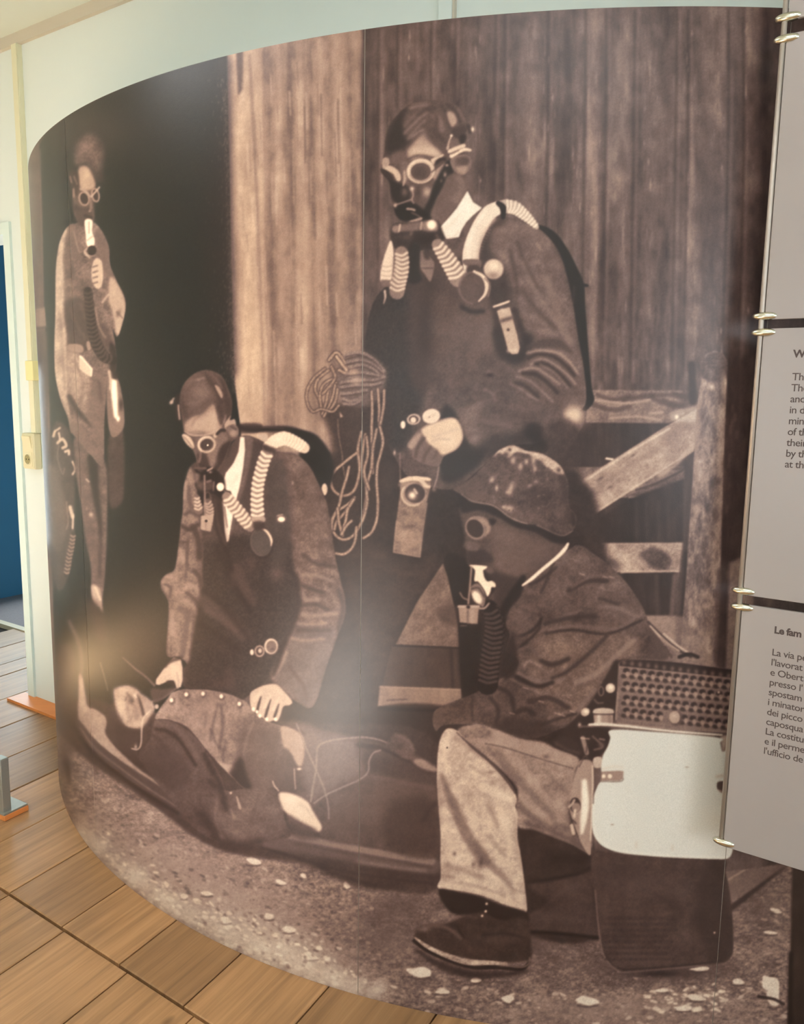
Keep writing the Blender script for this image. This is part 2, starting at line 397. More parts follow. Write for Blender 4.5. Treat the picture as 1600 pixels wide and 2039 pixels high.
    for i in range(40):
        y = r.uniform(400, 1900); x = 1140-(y-600)*.04+r.uniform(-40, 50)
        S(c(x, y, x-3, y+40), r.uniform(2, 5), r.choice([60, 125, 62]), 2, .5)
    F([1452, 1120, 1500, 1100, 1500, 1350, 1444, 1350], 148, 3, .8, sm=0, tex='c', amp=8); S([1440, 1120, 1434, 1345], 7, 76, 2, .8)
    F([1232, 1228, 1360, 1228, 1440, 1345, 1300, 1330], 138, 2, .7, sm=0, tex='g', amp=10)

# ---- ground ------------------------------------------------------------------
def art_ground():
    G = [80, 1440, 160, 1480, 300, 1600, 420, 1680, 620, 1700, 900, 1760, 1200, 1770, 1720, 1700, 1720, 2260, 80, 2260]
    F(G, 126, 3, 1, t=.1, tex='g', amp=30, sm=0)
    B(380, 1760, 300, 90, 158, .85, ang=24); B(560, 1880, 190, 55, 190, .8, ang=24, t=-.1); B(1250, 2010, 260, 40, 150, .7); B(1010, 1870, 170, 60, 88, .8); B(760, 1860, 90, 60, 108, .7); B(800, 1800, 80, 30, 90, .6)
    B(1300, 1930, 160, 30, 78, .8); B(1520, 1810, 60, 70, 98, .6)
    clip(G, sm=0)
    scatter([110, 1530, 300, 1640, 480, 1720, 720, 1770, 740, 2000, 500, 1920, 300, 1810, 140, 1660], 900, 92, 1.5, 7, .6, .5, 22, seed=31)
    scatter([110, 1530, 300, 1640, 480, 1720, 720, 1770, 740, 2000, 500, 1920, 300, 1810, 140, 1660], 900, 180, 1.5, 6, .6, .5, 22, seed=32)
    scatter([180, 1640, 360, 1750, 560, 1830, 700, 1900, 720, 1990, 500, 1910, 300, 1800, 180, 1700], 520, 212, 1.5, 7, .7, .5, 26, seed=33)
    scatter([300, 1770, 430, 1800, 640, 1890, 720, 1960, 620, 1950, 420, 1870], 170, 234, 2, 9, .8, .5, 26, seed=39)
    scatter([720, 1900, 1100, 1945, 1200, 1930, 1450, 1940, 1580, 1800, 1590, 2200, 720, 2200], 1000, 88, 1.5, 7, .6, .45, 0, seed=34)
    scatter([720, 1900, 1100, 1945, 1200, 1930, 1450, 1940, 1580, 1800, 1590, 2200, 720, 2200], 900, 172, 1.5, 6, .6, .45, 0, seed=35)
    scatter([780, 1960, 1100, 1975, 1450, 1950, 1580, 1900, 1580, 2100, 780, 2100], 360, 208, 2, 10, .75, .4, 0, seed=36)
    scatter([1060, 1800, 1190, 1860, 1190, 1940, 1060, 1940], 70, 130, 2, 7, .7, .5, 0, seed=37)
    scatter([1290, 1975, 1440, 1960, 1440, 2010, 1300, 2015], 110, 222, 2, 10, .85, .42, 0, seed=38)
    scatter([1460, 1750, 1570, 1730, 1560, 1940, 1460, 1940], 60, 160, 3, 10, .7, .4, 10, seed=40)
    for x, y, a, b, g in [(834, 1936, 26, 11, 5), (505, 1716, 17, 7, 20), (880, 1975, 16, 6, 0), (946, 1952, 12, 6, 0), (1012, 1990, 14, 8, 0), (1170, 1993, 24, 10, 10), (1318, 1973, 14, 4, 0), (1395, 1930, 22, 5, -5),
                          (1388, 1987, 18, 7, 10), (1470, 1955, 12, 7, 10), (1536, 1960, 24, 18, 30), (1540, 1985, 14, 20, 0), (1360, 2008, 20, 6, 0), (1546, 1815, 14, 5, 20), (1535, 1858, 15, 4, 10), (560, 1758, 12, 5, 25), (690, 1764, 9, 6, 60),
                          (366, 1785, 8, 6, 20), (412, 1780, 14, 5, 10), (450, 1833, 12, 7, 10), (575, 1850, 14, 8, 10), (536, 1825, 12, 7, 0), (620, 1905, 18, 7, 30), (604, 1745, 9, 5, 40)]:
        th = np.linspace(0, 2*np.pi, 10)[:-1]; q = RNG.uniform(.7, 1.1, 9); A_ = math.radians(g); uu, vv = a*q*np.cos(th), b*q*np.sin(th)
        F(np.stack([x+uu*math.cos(A_)-vv*math.sin(A_), y+uu*math.sin(A_)+vv*math.cos(A_)], 1).ravel(), 216, 1.6, .95, t=-.05, tex='f', amp=10); S([x-a*.8, y+b, x, y+b*1.25, x+a*.8, y+b], 3, 70, 1.5, .6)
    S([1510, 1985, 1540, 1990, 1560, 2000], 6, 50, 1.5, .9)
    for i in range(46):
        k = i/46; x = 150+k*620; y = 1655+330*(1-(1-k)**1.9)
        B(x+RNG.uniform(-8, 8), y+RNG.uniform(-26, 6), 14, 22, 212, .42, ang=30, t=-.15)
    for x, y, w in [(180, 1680, 40), (260, 1740, 50), (340, 1795, 55), (430, 1845, 60), (520, 1885, 60), (600, 1915, 60), (670, 1945, 45)]: B(x, y, w, 20, 226, .5, ang=32, t=-.1)
    scatter([200, 1690, 330, 1760, 520, 1850, 690, 1920, 690, 1965, 500, 1900, 300, 1800], 200, 140, 1.5, 6, .6, .5, 26, seed=51)
    scatter([200, 1690, 330, 1760, 520, 1850, 690, 1920, 690, 1965, 500, 1900, 300, 1800], 220, 240, 1.5, 7, .8, .5, 26, seed=52)
    S([1440, 1820, 1500, 1775, 1560, 1725, 1600, 1700], [14, 10, 9, 9], 62, 2, .95)
    F([1440, 1700, 1600, 1720, 1560, 1728, 1450, 1800], 118, 3, .9, sm=0); S([1450, 1752, 1500, 1722], 4, 160, 1.5, .7); S([1448, 1730, 1480, 1706], 4, 84, 2, .7)
    clip()
    F([1580, 1600, 1720, 1600, 1720, 2260, 1566, 2260, 1572, 1960], 58, 3, 1, sm=0, tex='w', amp=12, t=.2)
    S([1574, 1900, 1571, 2060], 9, 20, 3, .8)

# ---- standing man with goggles and hoses ---------------------------------------
def art_standing():
    a = zz(700, 180, 5.333); b = zz(700, 380, 3.2); c = zz(580, 680, 4.0); d = zz(880, 680, 4.706)
    # dark ground between the figures
    F([560, 1060, 690, 900, 900, 880, 1180, 980, 1180, 1500, 860, 1760, 600, 1700, 560, 1400], 54, 8, 1, t=.1, tex='c', amp=5)
    # carrying frame behind the shoulder
    F(b(1180, 225, 1240, 232, 1310, 280, 1380, 380, 1440, 500, 1480, 600, 1490, 760, 1525, 1216, 1545, 1340, 1470, 1400, 1460, 1216, 1400, 760, 1340, 480, 1270, 330), 42, 1.5, 1, t=-.3)
    S(b(1470, 600, 1500, 605), 6, 42, 1, 1, t=-.3); S(b(1420, 610, 1410, 720), 5, 70, 2, .6)
    # trousers
    F([735, 800, 760, 870, 740, 950, 700, 1050, 684, 1130, 690, 1200, 740, 1300, 752, 1400, 740, 1440, 760, 1440, 790, 1290, 835, 1190, 880, 1115, 885, 1180, 900, 1260, 922, 1380, 960, 1380, 960, 1100, 910, 990, 1090, 900, 1100, 850, 900, 800], 50, 2, 1, t=.25, tex='c', amp=5, sm=0)
    F([690, 1090, 760, 1080, 800, 1130, 870, 1110, 800, 1240, 770, 1330, 750, 1420, 735, 1330, 700, 1210], 66, 8, .8, t=.4, tex='c', amp=5)
    F([885, 1110, 935, 1130, 930, 1250, 950, 1370, 920, 1380, 898, 1250], 42, 3, 1, t=.2)
    # jacket
    J = np.r_[[778, 560, 745, 600, 729, 660, 724, 720, 724, 790, 740, 830, 770, 880, 800, 935, 830, 960, 900, 975, 960, 930, 1010, 890, 1080, 880],
              [1120, 850, 1150, 822, 1166, 800, 1163, 740, 1150, 665, 1138, 590, 1120, 520, 1098, 480, 1068, 454, 1020, 436, 960, 420, 925, 450, 890, 480, 830, 500]]
    F(J, 86, 1.5, 1, tex='c', amp=8, t=0)
    clip(J)
    F([724, 560, 790, 520, 830, 540, 850, 620, 850, 760, 800, 900, 740, 860, 724, 760], 52, 9, .9, t=-.3, tex='f', amp=7)
    F(b(380, 420, 540, 400, 620, 560, 700, 700, 640, 900, 520, 1216, 380, 1216), 74, 10, .8, t=.15)
    S(b(480, 520, 520, 640, 500, 800, 480, 1000), [10, 30, 40, 30], 52, 10, .7, t=.1)
    F(b(540, 600, 680, 720, 900, 760, 930, 980, 800, 1100, 600, 1216, 520, 1000), 92, 14, .7, t=.15, tex='f', amp=6)
    B(*b(850, 900), 36, 54, 118, .7); B(*b(700, 860), 40, 40, 100, .5); B(*b(600, 760), 30, 30, 88, .5, t=.3)
    # shoulder and sleeve
    F(b(830, 330, 980, 190, 1180, 240, 1290, 360, 1360, 560, 1420, 860, 1490, 1216, 1480, 1400, 1150, 1216, 1110, 1000, 1060, 700, 930, 420), 112, 6, .95, tex='c', amp=9, t=0)
    S(b(940, 260, 1100, 260, 1220, 330, 1300, 470), 26, 118, 8, .6)
    for p, w, tn in [((1060, 330, 1110, 480, 1180, 620), 9, 88), ((1010, 380, 1040, 520, 1060, 660), 9, 84), ((1240, 560, 1310, 760, 1380, 960), 18, 122), ((1090, 640, 1200, 780, 1300, 880), 10, 90),
                     ((1120, 560, 1200, 680, 1320, 860, 1400, 960), 8, 124), ((1040, 760, 1080, 880, 1110, 960), 12, 70), ((1180, 340, 1210, 380), 3, 160), ((1150, 800, 1230, 850), 8, 118), ((1080, 450, 1150, 600, 1190, 740), 8, 118)]:
        S(b(*p), w, tn+(tn-104)*.3, 4, .85)
    S(b(850, 330, 880, 240, 950, 200), 16, 62, 6, .8); F(b(820, 330, 860, 300, 900, 420, 1000, 560, 1010, 700, 900, 760, 860, 640, 830, 470), 62, 7, .85, t=-.1)
    S(b(700, 740, 760, 770, 840, 770), 9, 50, 4, .9, t=-.3)
    S(b(930, 900, 960, 1010, 1030, 1070, 1100, 1030, 1130, 930), 22, 48, 7, .9, t=-.1); F(b(900, 760, 930, 760, 990, 1050, 930, 1040), 56, 5, .8)
    # elbow folds
    F(d(640, 430, 760, 260, 900, 150, 1060, 90, 1200, 180, 1300, 330, 1330, 480, 1360, 560, 1260, 620, 1100, 640, 900, 560, 720, 480), 96, 5, .8, tex='c', amp=5)
    S(d(800, 60, 950, 20, 1100, 30, 1220, 110), [8, 20, 20, 6], 74, 4, .8)
    for p, w, tn in [((800, 110, 920, 90, 1080, 110, 1200, 200, 1270, 300), 6, 138), ((800, 160, 900, 120, 1040, 140, 1160, 230, 1240, 320), 7, 72), ((830, 220, 930, 165, 1040, 210, 1160, 300, 1250, 400), 6, 134),
                     ((880, 210, 1000, 230, 1120, 330, 1200, 420), 8, 74), ((720, 280, 860, 250, 960, 300, 1100, 400), 6, 132), ((760, 300, 880, 310, 1000, 400, 1080, 480), 8, 72), ((700, 330, 820, 370, 940, 470, 1040, 570), 5, 128),
                     ((690, 390, 780, 420, 900, 520), 8, 76), ((800, 500, 900, 560), 5, 130), ((920, 220, 1060, 300, 1180, 440), 4, 124), ((640, 400, 740, 450, 840, 520), 5, 118)]:
        S(d(*p), w, tn+(tn-104)*.3, 2.2, .95)
    F(d(110, 650, 250, 600, 370, 560, 400, 450, 560, 430, 640, 420, 800, 520, 1000, 600, 1120, 640, 1080, 740, 960, 800, 700, 840, 520, 860, 400, 930, 300, 980, 220, 900), 92, 3, .95, tex='c', amp=7, t=0)
    F(d(140, 660, 250, 610, 370, 560, 400, 600, 330, 780, 340, 900, 280, 960, 220, 880), 112, 4, .85, tex='c', amp=6); S(d(400, 450, 470, 490, 500, 560), 6, 122, 2, .7)
    S(d(370, 740, 520, 770, 640, 800), 8, 120, 4, .6); S(d(480, 640, 700, 700, 900, 690), 14, 78, 5, .5)
    S(d(300, 420, 200, 380, 260, 340), 8, 92, 5, .6); S(d(180, 400, 280, 350, 420, 330), 12, 92, 6, .6)
    F(d(0, 640, 120, 660, 200, 880, 300, 1000, 420, 1010, 300, 1200, 0, 1300), 46, 5, .9, t=-.2); F(d(330, 1000, 520, 880, 880, 850, 930, 940, 700, 980, 480, 1090), 56, 7, .75, t=-.1)
    B(*d(440, 290), 5, 7, 120, .8); B(*d(445, 315), 8, 5, 40, .8)
    clip()
    B(*d(1240, 700), 26, 26, 172, .7, t=.1); E(*d(1228, 690), 17, 15, 205, 7, .9, t=.2)
    F(d(970, 830, 1130, 720, 1250, 790, 1330, 900, 1300, 1180, 1100, 1180, 930, 960), 64, 8, .8, tex='c', amp=5)
    S(d(860, 850, 900, 930, 980, 1000), [40, 20, 6], 40, 5, .8)
    # --- head ---
    HEAD = a(352, 640, 362, 520, 400, 380, 480, 270, 590, 170, 700, 120, 850, 105, 1000, 115, 1120, 165, 1210, 260, 1235, 380, 1200, 470, 1180, 620, 1150, 760, 1120, 880, 1190, 930, 1230, 1080, 1080, 1280, 950, 1400, 840, 1390, 700, 1400, 560, 1400, 480, 1340, 440, 1230, 410, 1120, 400, 980, 340, 900, 310, 830, 330, 740)
    F(HEAD, 88, 1.5, 1, tex='f', amp=4, t=.05)
    clip(HEAD)
    F(a(352, 640, 362, 520, 400, 380, 480, 270, 590, 170, 640, 180, 560, 300, 590, 430, 620, 540, 540, 620, 430, 690), 52, 7, .95, t=-.2)
    F(a(560, 300, 640, 180, 760, 140, 860, 200, 960, 200, 1100, 200, 1180, 320, 1080, 440, 1000, 520, 900, 480, 760, 440, 620, 520, 560, 480), 94, 6, .9, t=.05)
    for p, w, tn in [((620, 190, 700, 170, 800, 160), 6, 138), ((640, 150, 740, 140, 830, 150), 5, 122), ((560, 460, 640, 380, 720, 300, 800, 240), 5, 136), ((600, 520, 680, 420, 780, 320), 5, 128), ((560, 380, 640, 290, 740, 220), 6, 116), ((640, 500, 720, 440, 790, 400), 5, 142),
                     ((880, 260, 940, 340, 960, 420), 12, 128), ((820, 200, 900, 280, 900, 420), 8, 78), ((760, 380, 820, 420, 860, 520), 7, 82), ((960, 180, 1010, 260, 1050, 400), 6, 66), ((1020, 160, 1100, 220, 1150, 330), 9, 68), ((700, 260, 800, 200, 900, 190), 6, 74), ((860, 420, 940, 500, 980, 560), 10, 78), ((740, 470, 800, 500, 840, 560), 8, 92)]:
        S(a(*p), w, tn, 2.2, .75)
    F(a(1010, 240, 1080, 240, 1120, 330, 1060, 390), 168, 2, .95, t=.1); S(a(1130, 200, 1200, 320), 5, 120, 2, .7); F(a(1060, 420, 1200, 380, 1230, 480, 1180, 560, 1080, 480), 66, 4, .8)
    # forehead and temple
    F(a(590, 660, 640, 580, 720, 500, 800, 520, 860, 580, 980, 640, 990, 700, 880, 720, 760, 710, 640, 740, 590, 730), 170, 5, .95, t=.1)
    F(a(600, 640, 700, 600, 820, 610, 940, 660, 900, 700, 740, 700, 620, 720), 190, 5, .7, t=.15); F(a(720, 480, 780, 440, 800, 520, 740, 540), 150, 4, .6)
    F(a(420, 690, 540, 640, 600, 700, 560, 780, 420, 780), 112, 5, .8)
    S(a(590, 740, 680, 700, 780, 700, 860, 720), 5, 84, 2, .8)
    F(a(880, 560, 980, 560, 1040, 700, 1000, 780, 960, 680), 92, 4, .9)
    F(a(520, 780, 600, 760, 620, 900, 600, 1000, 540, 960), 118, 3, .9)
    # cheeks, nose clip, mask
    F(a(620, 960, 860, 960, 1000, 780, 1050, 820, 960, 1000, 860, 1200, 760, 1300, 660, 1180, 600, 1040), 96, 4, .95)
    F(a(860, 880, 980, 780, 1000, 830, 900, 960), 160, 3, .9, t=.1); B(*a(800, 1080), 11, 11, 172, .9, t=.1); B(*a(700, 1080), 8, 14, 70, .7)
    S(a(1040, 790, 1000, 900, 930, 1040, 870, 1200, 800, 1340), [18, 26, 24, 22, 26], 46, 3, 1, t=-.3)
    F(a(310, 840, 400, 900, 470, 980, 560, 1000, 620, 1060, 600, 1180, 480, 1200, 420, 1120, 400, 1000, 330, 920), 48, 3, 1, t=-.2)
    F(a(440, 1240, 540, 1190, 640, 1190, 740, 1250, 820, 1340, 780, 1390, 620, 1400, 500, 1380, 450, 1310), 40, 3, 1, t=-.2)
    S(a(560, 860, 565, 940, 550, 1010), [4, 6, 4], 168, 1.5, .9); B(*a(560, 1080), 7, 9, 120, .8); B(*a(640, 1045), 5, 5, 196, 1); S(a(645, 1060, 655, 1120, 640, 1160, 660, 1200), 3, 160, 1, .9)
    S(a(450, 1225, 540, 1195, 640, 1160), 3, 150, 1, .9); B(*a(462, 1222), 4, 5, 168, .9); S(a(590, 1260, 640, 1265, 670, 1275), 4.5, 178, 1.2, .9); S(a(640, 1300, 700, 1330, 740, 1360), 3, 120, 1.5, .8)
    B(*a(990, 895), 4, 6, 150, .9); B(*a(1010, 795), 4, 3, 170, .9); B(*a(950, 960), 3, 4, 110, .8)
    clip()
    # goggles
    E(*a(735, 860), 28.5, 25, 188, 1.6, 1, -8, t=.1); E(*a(735, 865), 20.5, 17.5, 96, 1.6, 1, -8); E(*a(730, 880), 14, 11, 82, 4, .9); RING(*a(737, 855), 24.5, 21.5, 3, 206, 1, .8, -8, 180, 330); RING(*a(735, 866), 22, 19, 2, 130, 1, .8, -8, 20, 170)
    F(a(840, 740, 900, 710, 970, 680, 975, 700, 910, 740, 870, 790), 192, 1.2, 1, t=.15); S(a(900, 770, 940, 740, 990, 730), 6, 46, 2, .95); S(a(850, 870, 910, 820, 980, 760), 3, 84, 1, .8)
    F(a(340, 820, 400, 800, 480, 840, 520, 900, 520, 960, 480, 960, 440, 890, 370, 850), 186, 1.2, 1, t=.15); F(a(330, 730, 390, 720, 400, 790, 330, 830), 168, 1.5, .9, t=.1); F(a(310, 840, 380, 860, 440, 930, 420, 960, 330, 890), 56, 1.5, 1)
    # ear and straps
    F(a(1050, 740, 1130, 690, 1230, 690, 1275, 750, 1260, 840, 1190, 900, 1130, 890, 1070, 830), 128, 1.5, 1, t=.1); F(a(1110, 730, 1220, 710, 1250, 760, 1200, 800, 1140, 790), 84, 3, .9); F(a(1120, 820, 1230, 810, 1200, 890, 1140, 870), 162, 3, .8, t=.1); B(*a(1130, 760), 8, 8, 96, .7)
    S(a(1020, 620, 1040, 540, 1060, 490), [6, 4, 3], 176, 1, .9); F(a(1040, 560, 1080, 510, 1130, 520, 1160, 580, 1060, 620), 112, 2, .9); F(a(1160, 480, 1220, 480, 1200, 560, 1150, 560), 44, 2, .9)
    S(a(1040, 650, 1110, 620, 1190, 590), 8, 196, 1.2, 1, t=.1); S(a(1060, 700, 1130, 660, 1200, 630, 1262, 638), [8, 7, 7, 5], 206, 1.2, 1, t=.1); S(a(1060, 680, 1140, 640), 2, 96, 1, .8)
    B(*a(1280, 415), 4.5, 6, 226, 1); S(a(1240, 380, 1260, 450), 7, 52, 2, .8); B(*a(1058, 480), 3, 3, 206, 1)
    # neck, shirt, tie
    F(a(1040, 900, 1190, 930, 1230, 1080, 1080, 1290, 940, 1440, 840, 1340, 880, 1200, 960, 1040), 110, 2.5, 1, t=.05); S(a(1140, 920, 1170, 1060, 1100, 1180), 12, 130, 5, .7); S(a(1060, 920, 1010, 1060, 920, 1200), 10, 92, 5, .6)
    F(a(900, 1420, 990, 1600, 1080, 1700, 1200, 1560, 1190, 1420, 1380, 1260, 1420, 1330, 1230, 1500, 1200, 1720, 1100, 1780, 1000, 1740), 106, 2, .9)
    F(a(1230, 1070, 1290, 1190, 1385, 1250, 1290, 1330, 1220, 1400, 1170, 1480, 1140, 1560, 1010, 1580, 970, 1540, 935, 1460, 1010, 1380, 1120, 1250), 226, 1.5, 1, t=-.35, sm=0)
    S(a(960, 1480, 1060, 1420, 1140, 1330), 6, 210, 3, .5); S(a(1000, 1570, 1080, 1560, 1140, 1500), 4, 180, 2, .5)
    F(a(720, 1730, 780, 1700, 840, 1780, 880, 1850, 840, 2030, 780, 1960, 730, 1880), 128, 1.5, 1); F(a(760, 1700, 820, 1700, 830, 1790, 780, 1790), 66, 2, .9); S(a(730, 1890, 870, 1890), 3, 84, 1.5, .7)
    # mouthpiece tubes
    F(a(430, 1440, 520, 1410, 720, 1400, 900, 1380, 960, 1480, 990, 1600, 900, 1680, 780, 1690, 620, 1700, 460, 1680, 410, 1560), 58, 2, 1, t=-.1, tex='f', amp=5)
    F(a(440, 1450, 560, 1420, 740, 1400, 740, 1480, 560, 1500, 450, 1500), 122, 2, 1); F(a(750, 1400, 880, 1385, 920, 1440, 900, 1500, 760, 1490), 132, 2, 1, t=.1); E(*a(850, 1430), 9, 9.5, 236, 2, 1, t=.15)
    S(a(515, 1430, 500, 1500), 4, 190, 1, .9); S(a(745, 1400, 735, 1480), 3, 180, 1, .9); F(a(610, 1390, 740, 1350, 740, 1380, 640, 1400), 158, 1.5, 1); F(a(440, 1450, 490, 1440, 490, 1510, 440, 1500), 138, 2, .9)
    B(*a(630, 1520), 4, 6, 150, .6); B(*a(590, 1560), 14, 8, 92, .7); S(a(900, 1540, 960, 1620, 1000, 1600), 5, 112, 2, .8); B(*a(770, 1580), 22, 12, 44, .8)
    F(a(610, 1660, 720, 1660, 720, 1900, 740, 2027, 600, 2027), 46, 3, .95, t=-.3)
    # front hoses
    F(b(248, 318, 262, 345, 268, 420, 262, 520, 250, 580, 190, 580, 186, 520, 205, 430, 230, 360), 204, 1.2, 1, t=.05)
    for y in (470, 500, 530, 560): S(b(190, y+8, 225, y+16, 262, y+8), 3, 165, 1.2, .7)
    F(b(190, 570, 255, 575, 245, 610, 200, 610), 118, 1.5, 1); S(b(212, 640, 215, 680, 205, 720), [5, 4, 2], 196, 1, .9)
    HOSE(b(318, 395, 322, 450, 315, 520, 295, 600, 290, 645), [26, 29, 31, 31], 9, 200, 132, .22); S(b(270, 420, 268, 560), 3, 110, 2, .6)
    HOSE(b(548, 345, 600, 420, 650, 500, 680, 560), [24, 31, 35, 36], 8, 214, 140, .15, t=.05)
    # shoulder hose
    S(b(767, 490, 757, 420, 775, 330, 820, 225, 880, 140, 945, 105), [34, 32, 31, 31, 30, 26], 212, 1.5, 1, t=-.1)
    S(b(745, 440, 752, 340, 790, 230, 850, 140), 7, 228, 3, .7, t=-.2); S(b(800, 440, 815, 350, 850, 260, 915, 180), 6, 172, 3, .7)
    for i in range(12):
        k = i/12; q = b(730+60*k**1.5*1.2, 440-250*k, 800+95*k, 446-210*k); S(q, 2, 186, 1.2, .35)
    HOSE(b(980, 98, 1040, 110, 1090, 145, 1140, 190, 1180, 232), [27, 26, 22, 16, 9], 11, 220, 176, .1, t=-.1)
    S(b(935, 80, 965, 110, 965, 170), [10, 13, 9], 40, 1.5, 1, t=-.2)
    F(b(715, 440, 815, 440, 820, 480, 770, 490, 715, 470), 116, 1.5, 1); F(b(740, 480, 820, 480, 820, 540, 740, 540), 74, 2, 1)
    # valve disc, ball, strap
    E(*b(905, 500), 20, 20, 188, 1.5, 1, t=.1); B(*b(905, 480), 10, 9, 222, .9, t=.1); B(*b(900, 540), 12, 7, 128, .7); RING(*b(905, 500), 20, 20, 2, 120, 1, .6)
    E(*b(785, 625), 32, 33, 90, 1.5, 1); RING(*b(785, 620), 31, 32, 4, 118, 1.2, .8, 0, 100, 260); S(b(780, 515, 835, 545, 862, 600, 850, 660, 810, 705), [5, 7, 9, 6, 3], 206, 1.2, 1, t=.1); S(b(850, 560, 880, 600, 870, 670), 4, 130, 1.5, .8); B(*b(770, 620), 18, 18, 100, .6)
    S(b(905, 740, 960, 722, 1003, 706), [4, 5, 4], 206, 1, 1, t=.1)
    F(b(925, 765, 1008, 742, 1030, 830, 1055, 920, 1072, 1000, 1060, 1040, 1020, 1042, 995, 1010, 965, 900), 178, 1.2, 1, t=.15, sm=0); S(b(955, 830, 1020, 810), 8, 104, 2, .9); E(*b(998, 887), 2.5, 3, 70, 1, 1); S(b(1000, 1020, 1050, 1020), 8, 194, 3, .7); S(b(955, 760, 985, 770), 7, 196, 2, .6)
    B(*b(965, 600), 9, 6, 52, .8, ang=40)
    # hand, buttons, lamp
    F(c(1020, 700, 1130, 640, 1300, 610, 1370, 740, 1330, 850, 1220, 915, 1160, 1000, 980, 940, 955, 865, 920, 830, 960, 770), 116, 1.8, 1, t=.1)
    F(c(1040, 700, 1140, 650, 1300, 615, 1365, 740, 1325, 845, 1210, 905, 1160, 860, 1100, 820, 1060, 760), 196, 3, 1, t=.25); B(*c(1240, 790), 18, 16, 210, .7, t=.2); S(c(1130, 760, 1230, 730, 1320, 700), 5, 176, 2.5, .6)
    S(c(1120, 800, 1180, 780, 1260, 780), 4, 172, 2, .7); F(c(930, 830, 980, 760, 1040, 730, 1010, 800, 960, 860), 158, 2.5, .9, t=.1); S(c(1060, 770, 1010, 840, 990, 920), 5, 72, 2, .8); S(c(1110, 840, 1070, 900, 1050, 960), 5, 82, 2, .8); S(c(1160, 880, 1130, 940), 4, 84, 2, .7)
    E(*c(890, 665), 5, 8, 216, 1.2, 1, t=.1); E(*c(975, 622), 14, 11, 176, 1, 1, -10); E(*c(975, 622), 9.5, 7.5, 74, 1, 1); E(*c(972, 628), 6, 6, 206, 1.5, 1); E(*c(1115, 597), 18, 14.5, 206, 1.2, 1, -12, t=.05); S(c(1080, 610, 1140, 585), 4, 176, 2, .6); B(*c(1098, 603), 2, 2, 130, .7)
    S(c(866, 890, 866, 1000, 868, 1100), 2, 150, 1, .9); S(c(1175, 1000, 1160, 1090, 1132, 1180), 2.5, 158, 1, .9)
    F(c(1080, 1130, 1120, 1180, 1098, 1280, 1060, 1600, 1028, 1720, 1040, 1480), 62, 1.2, 1, sm=0)
    F(c(868, 1112, 980, 1075, 1105, 1090, 1112, 1150, 1075, 1300, 1045, 1520, 1026, 1722, 812, 1682, 838, 1420, 866, 1200), 132, 1.2, 1, t=.3, sm=0, tex='c', amp=12)
    for q in [(910, 1480, 9, 6, 92), (960, 1470, 8, 5, 88), (900, 1370, 10, 6, 110), (890, 1540, 9, 12, 160), (960, 1600, 9, 14, 156), (1000, 1420, 9, 14, 150), (900, 1640, 12, 5, 150), (980, 1660, 12, 5, 112)]: B(*c(q[0], q[1]), q[2], q[3], q[4], .7, t=.3)
    S(c(838, 1430, 812, 1680, 1026, 1720, 1050, 1500, 1080, 1290), 2, 184, 1, .8, sm=0, t=.3)
    E(*c(975, 1215), 25, 24, 150, 1.2, 1, t=.2); E(*c(985, 1212), 20, 19, 70, 1.5, 1); RING(*c(972, 1220), 23, 22, 4, 190, 1, .9, 0, 60, 220, t=.2); B(*c(962, 1225), 9, 9, 232, 1, t=.15); S(c(980, 1180, 1000, 1210), 5, 200, 1.5, .8)
    S(c(872, 1115, 940, 1095, 1020, 1100, 1070, 1150, 1100, 1160), [7, 9, 9, 8, 5], 196, 1.2, 1, t=.2); F(c(980, 1080, 1090, 1085, 1110, 1110, 1000, 1105), 204, 1, 1, t=.2); B(*c(862, 1140), 4, 5, 120, .9); B(*c(1135, 1180), 5, 5, 120, .9)
    B(*c(820, 885), 3, 6, 176, .9); F(c(700, 1000, 840, 980, 830, 1120, 780, 1250, 720, 1180), 66, 7, .7, t=.3)

# ---- wooden crate between the legs ----------------------------------------------
def art_crate():
    c = zz(700, 1080, 3.478)
    F([788, 1284, 830, 1200, 882, 1122, 892, 1150, 912, 1245, 915, 1290], 116, 1.5, 1, t=.35, sm=0, tex='c', amp=9); F([868, 1215, 905, 1205, 912, 1245, 880, 1240], 84, 4, .7, t=.3)
    F([780, 1284, 916, 1290, 918, 1375, 760, 1372], 72, 1.5, 1, t=.4, sm=0, tex='w', amp=6); S([782, 1286, 914, 1291], 3, 46, 1.5, .9); S([898, 1292, 902, 1372], 6, 52, 2, .8)
    F([756, 1366, 918, 1372, 920, 1410, 752, 1408], 132, 1.2, 1, t=.35, sm=0, tex='w', amp=9); S([770, 1395, 810, 1393], 3, 92, 1.5, .7); S([756, 1368, 916, 1374], 2, 158, 1, .7, t=.3)
    F([752, 1410, 900, 1412, 880, 1500, 760, 1480], 56, 3, .9, t=.3)
    S([754, 1411, 880, 1416], 7, 40, 2, .9)

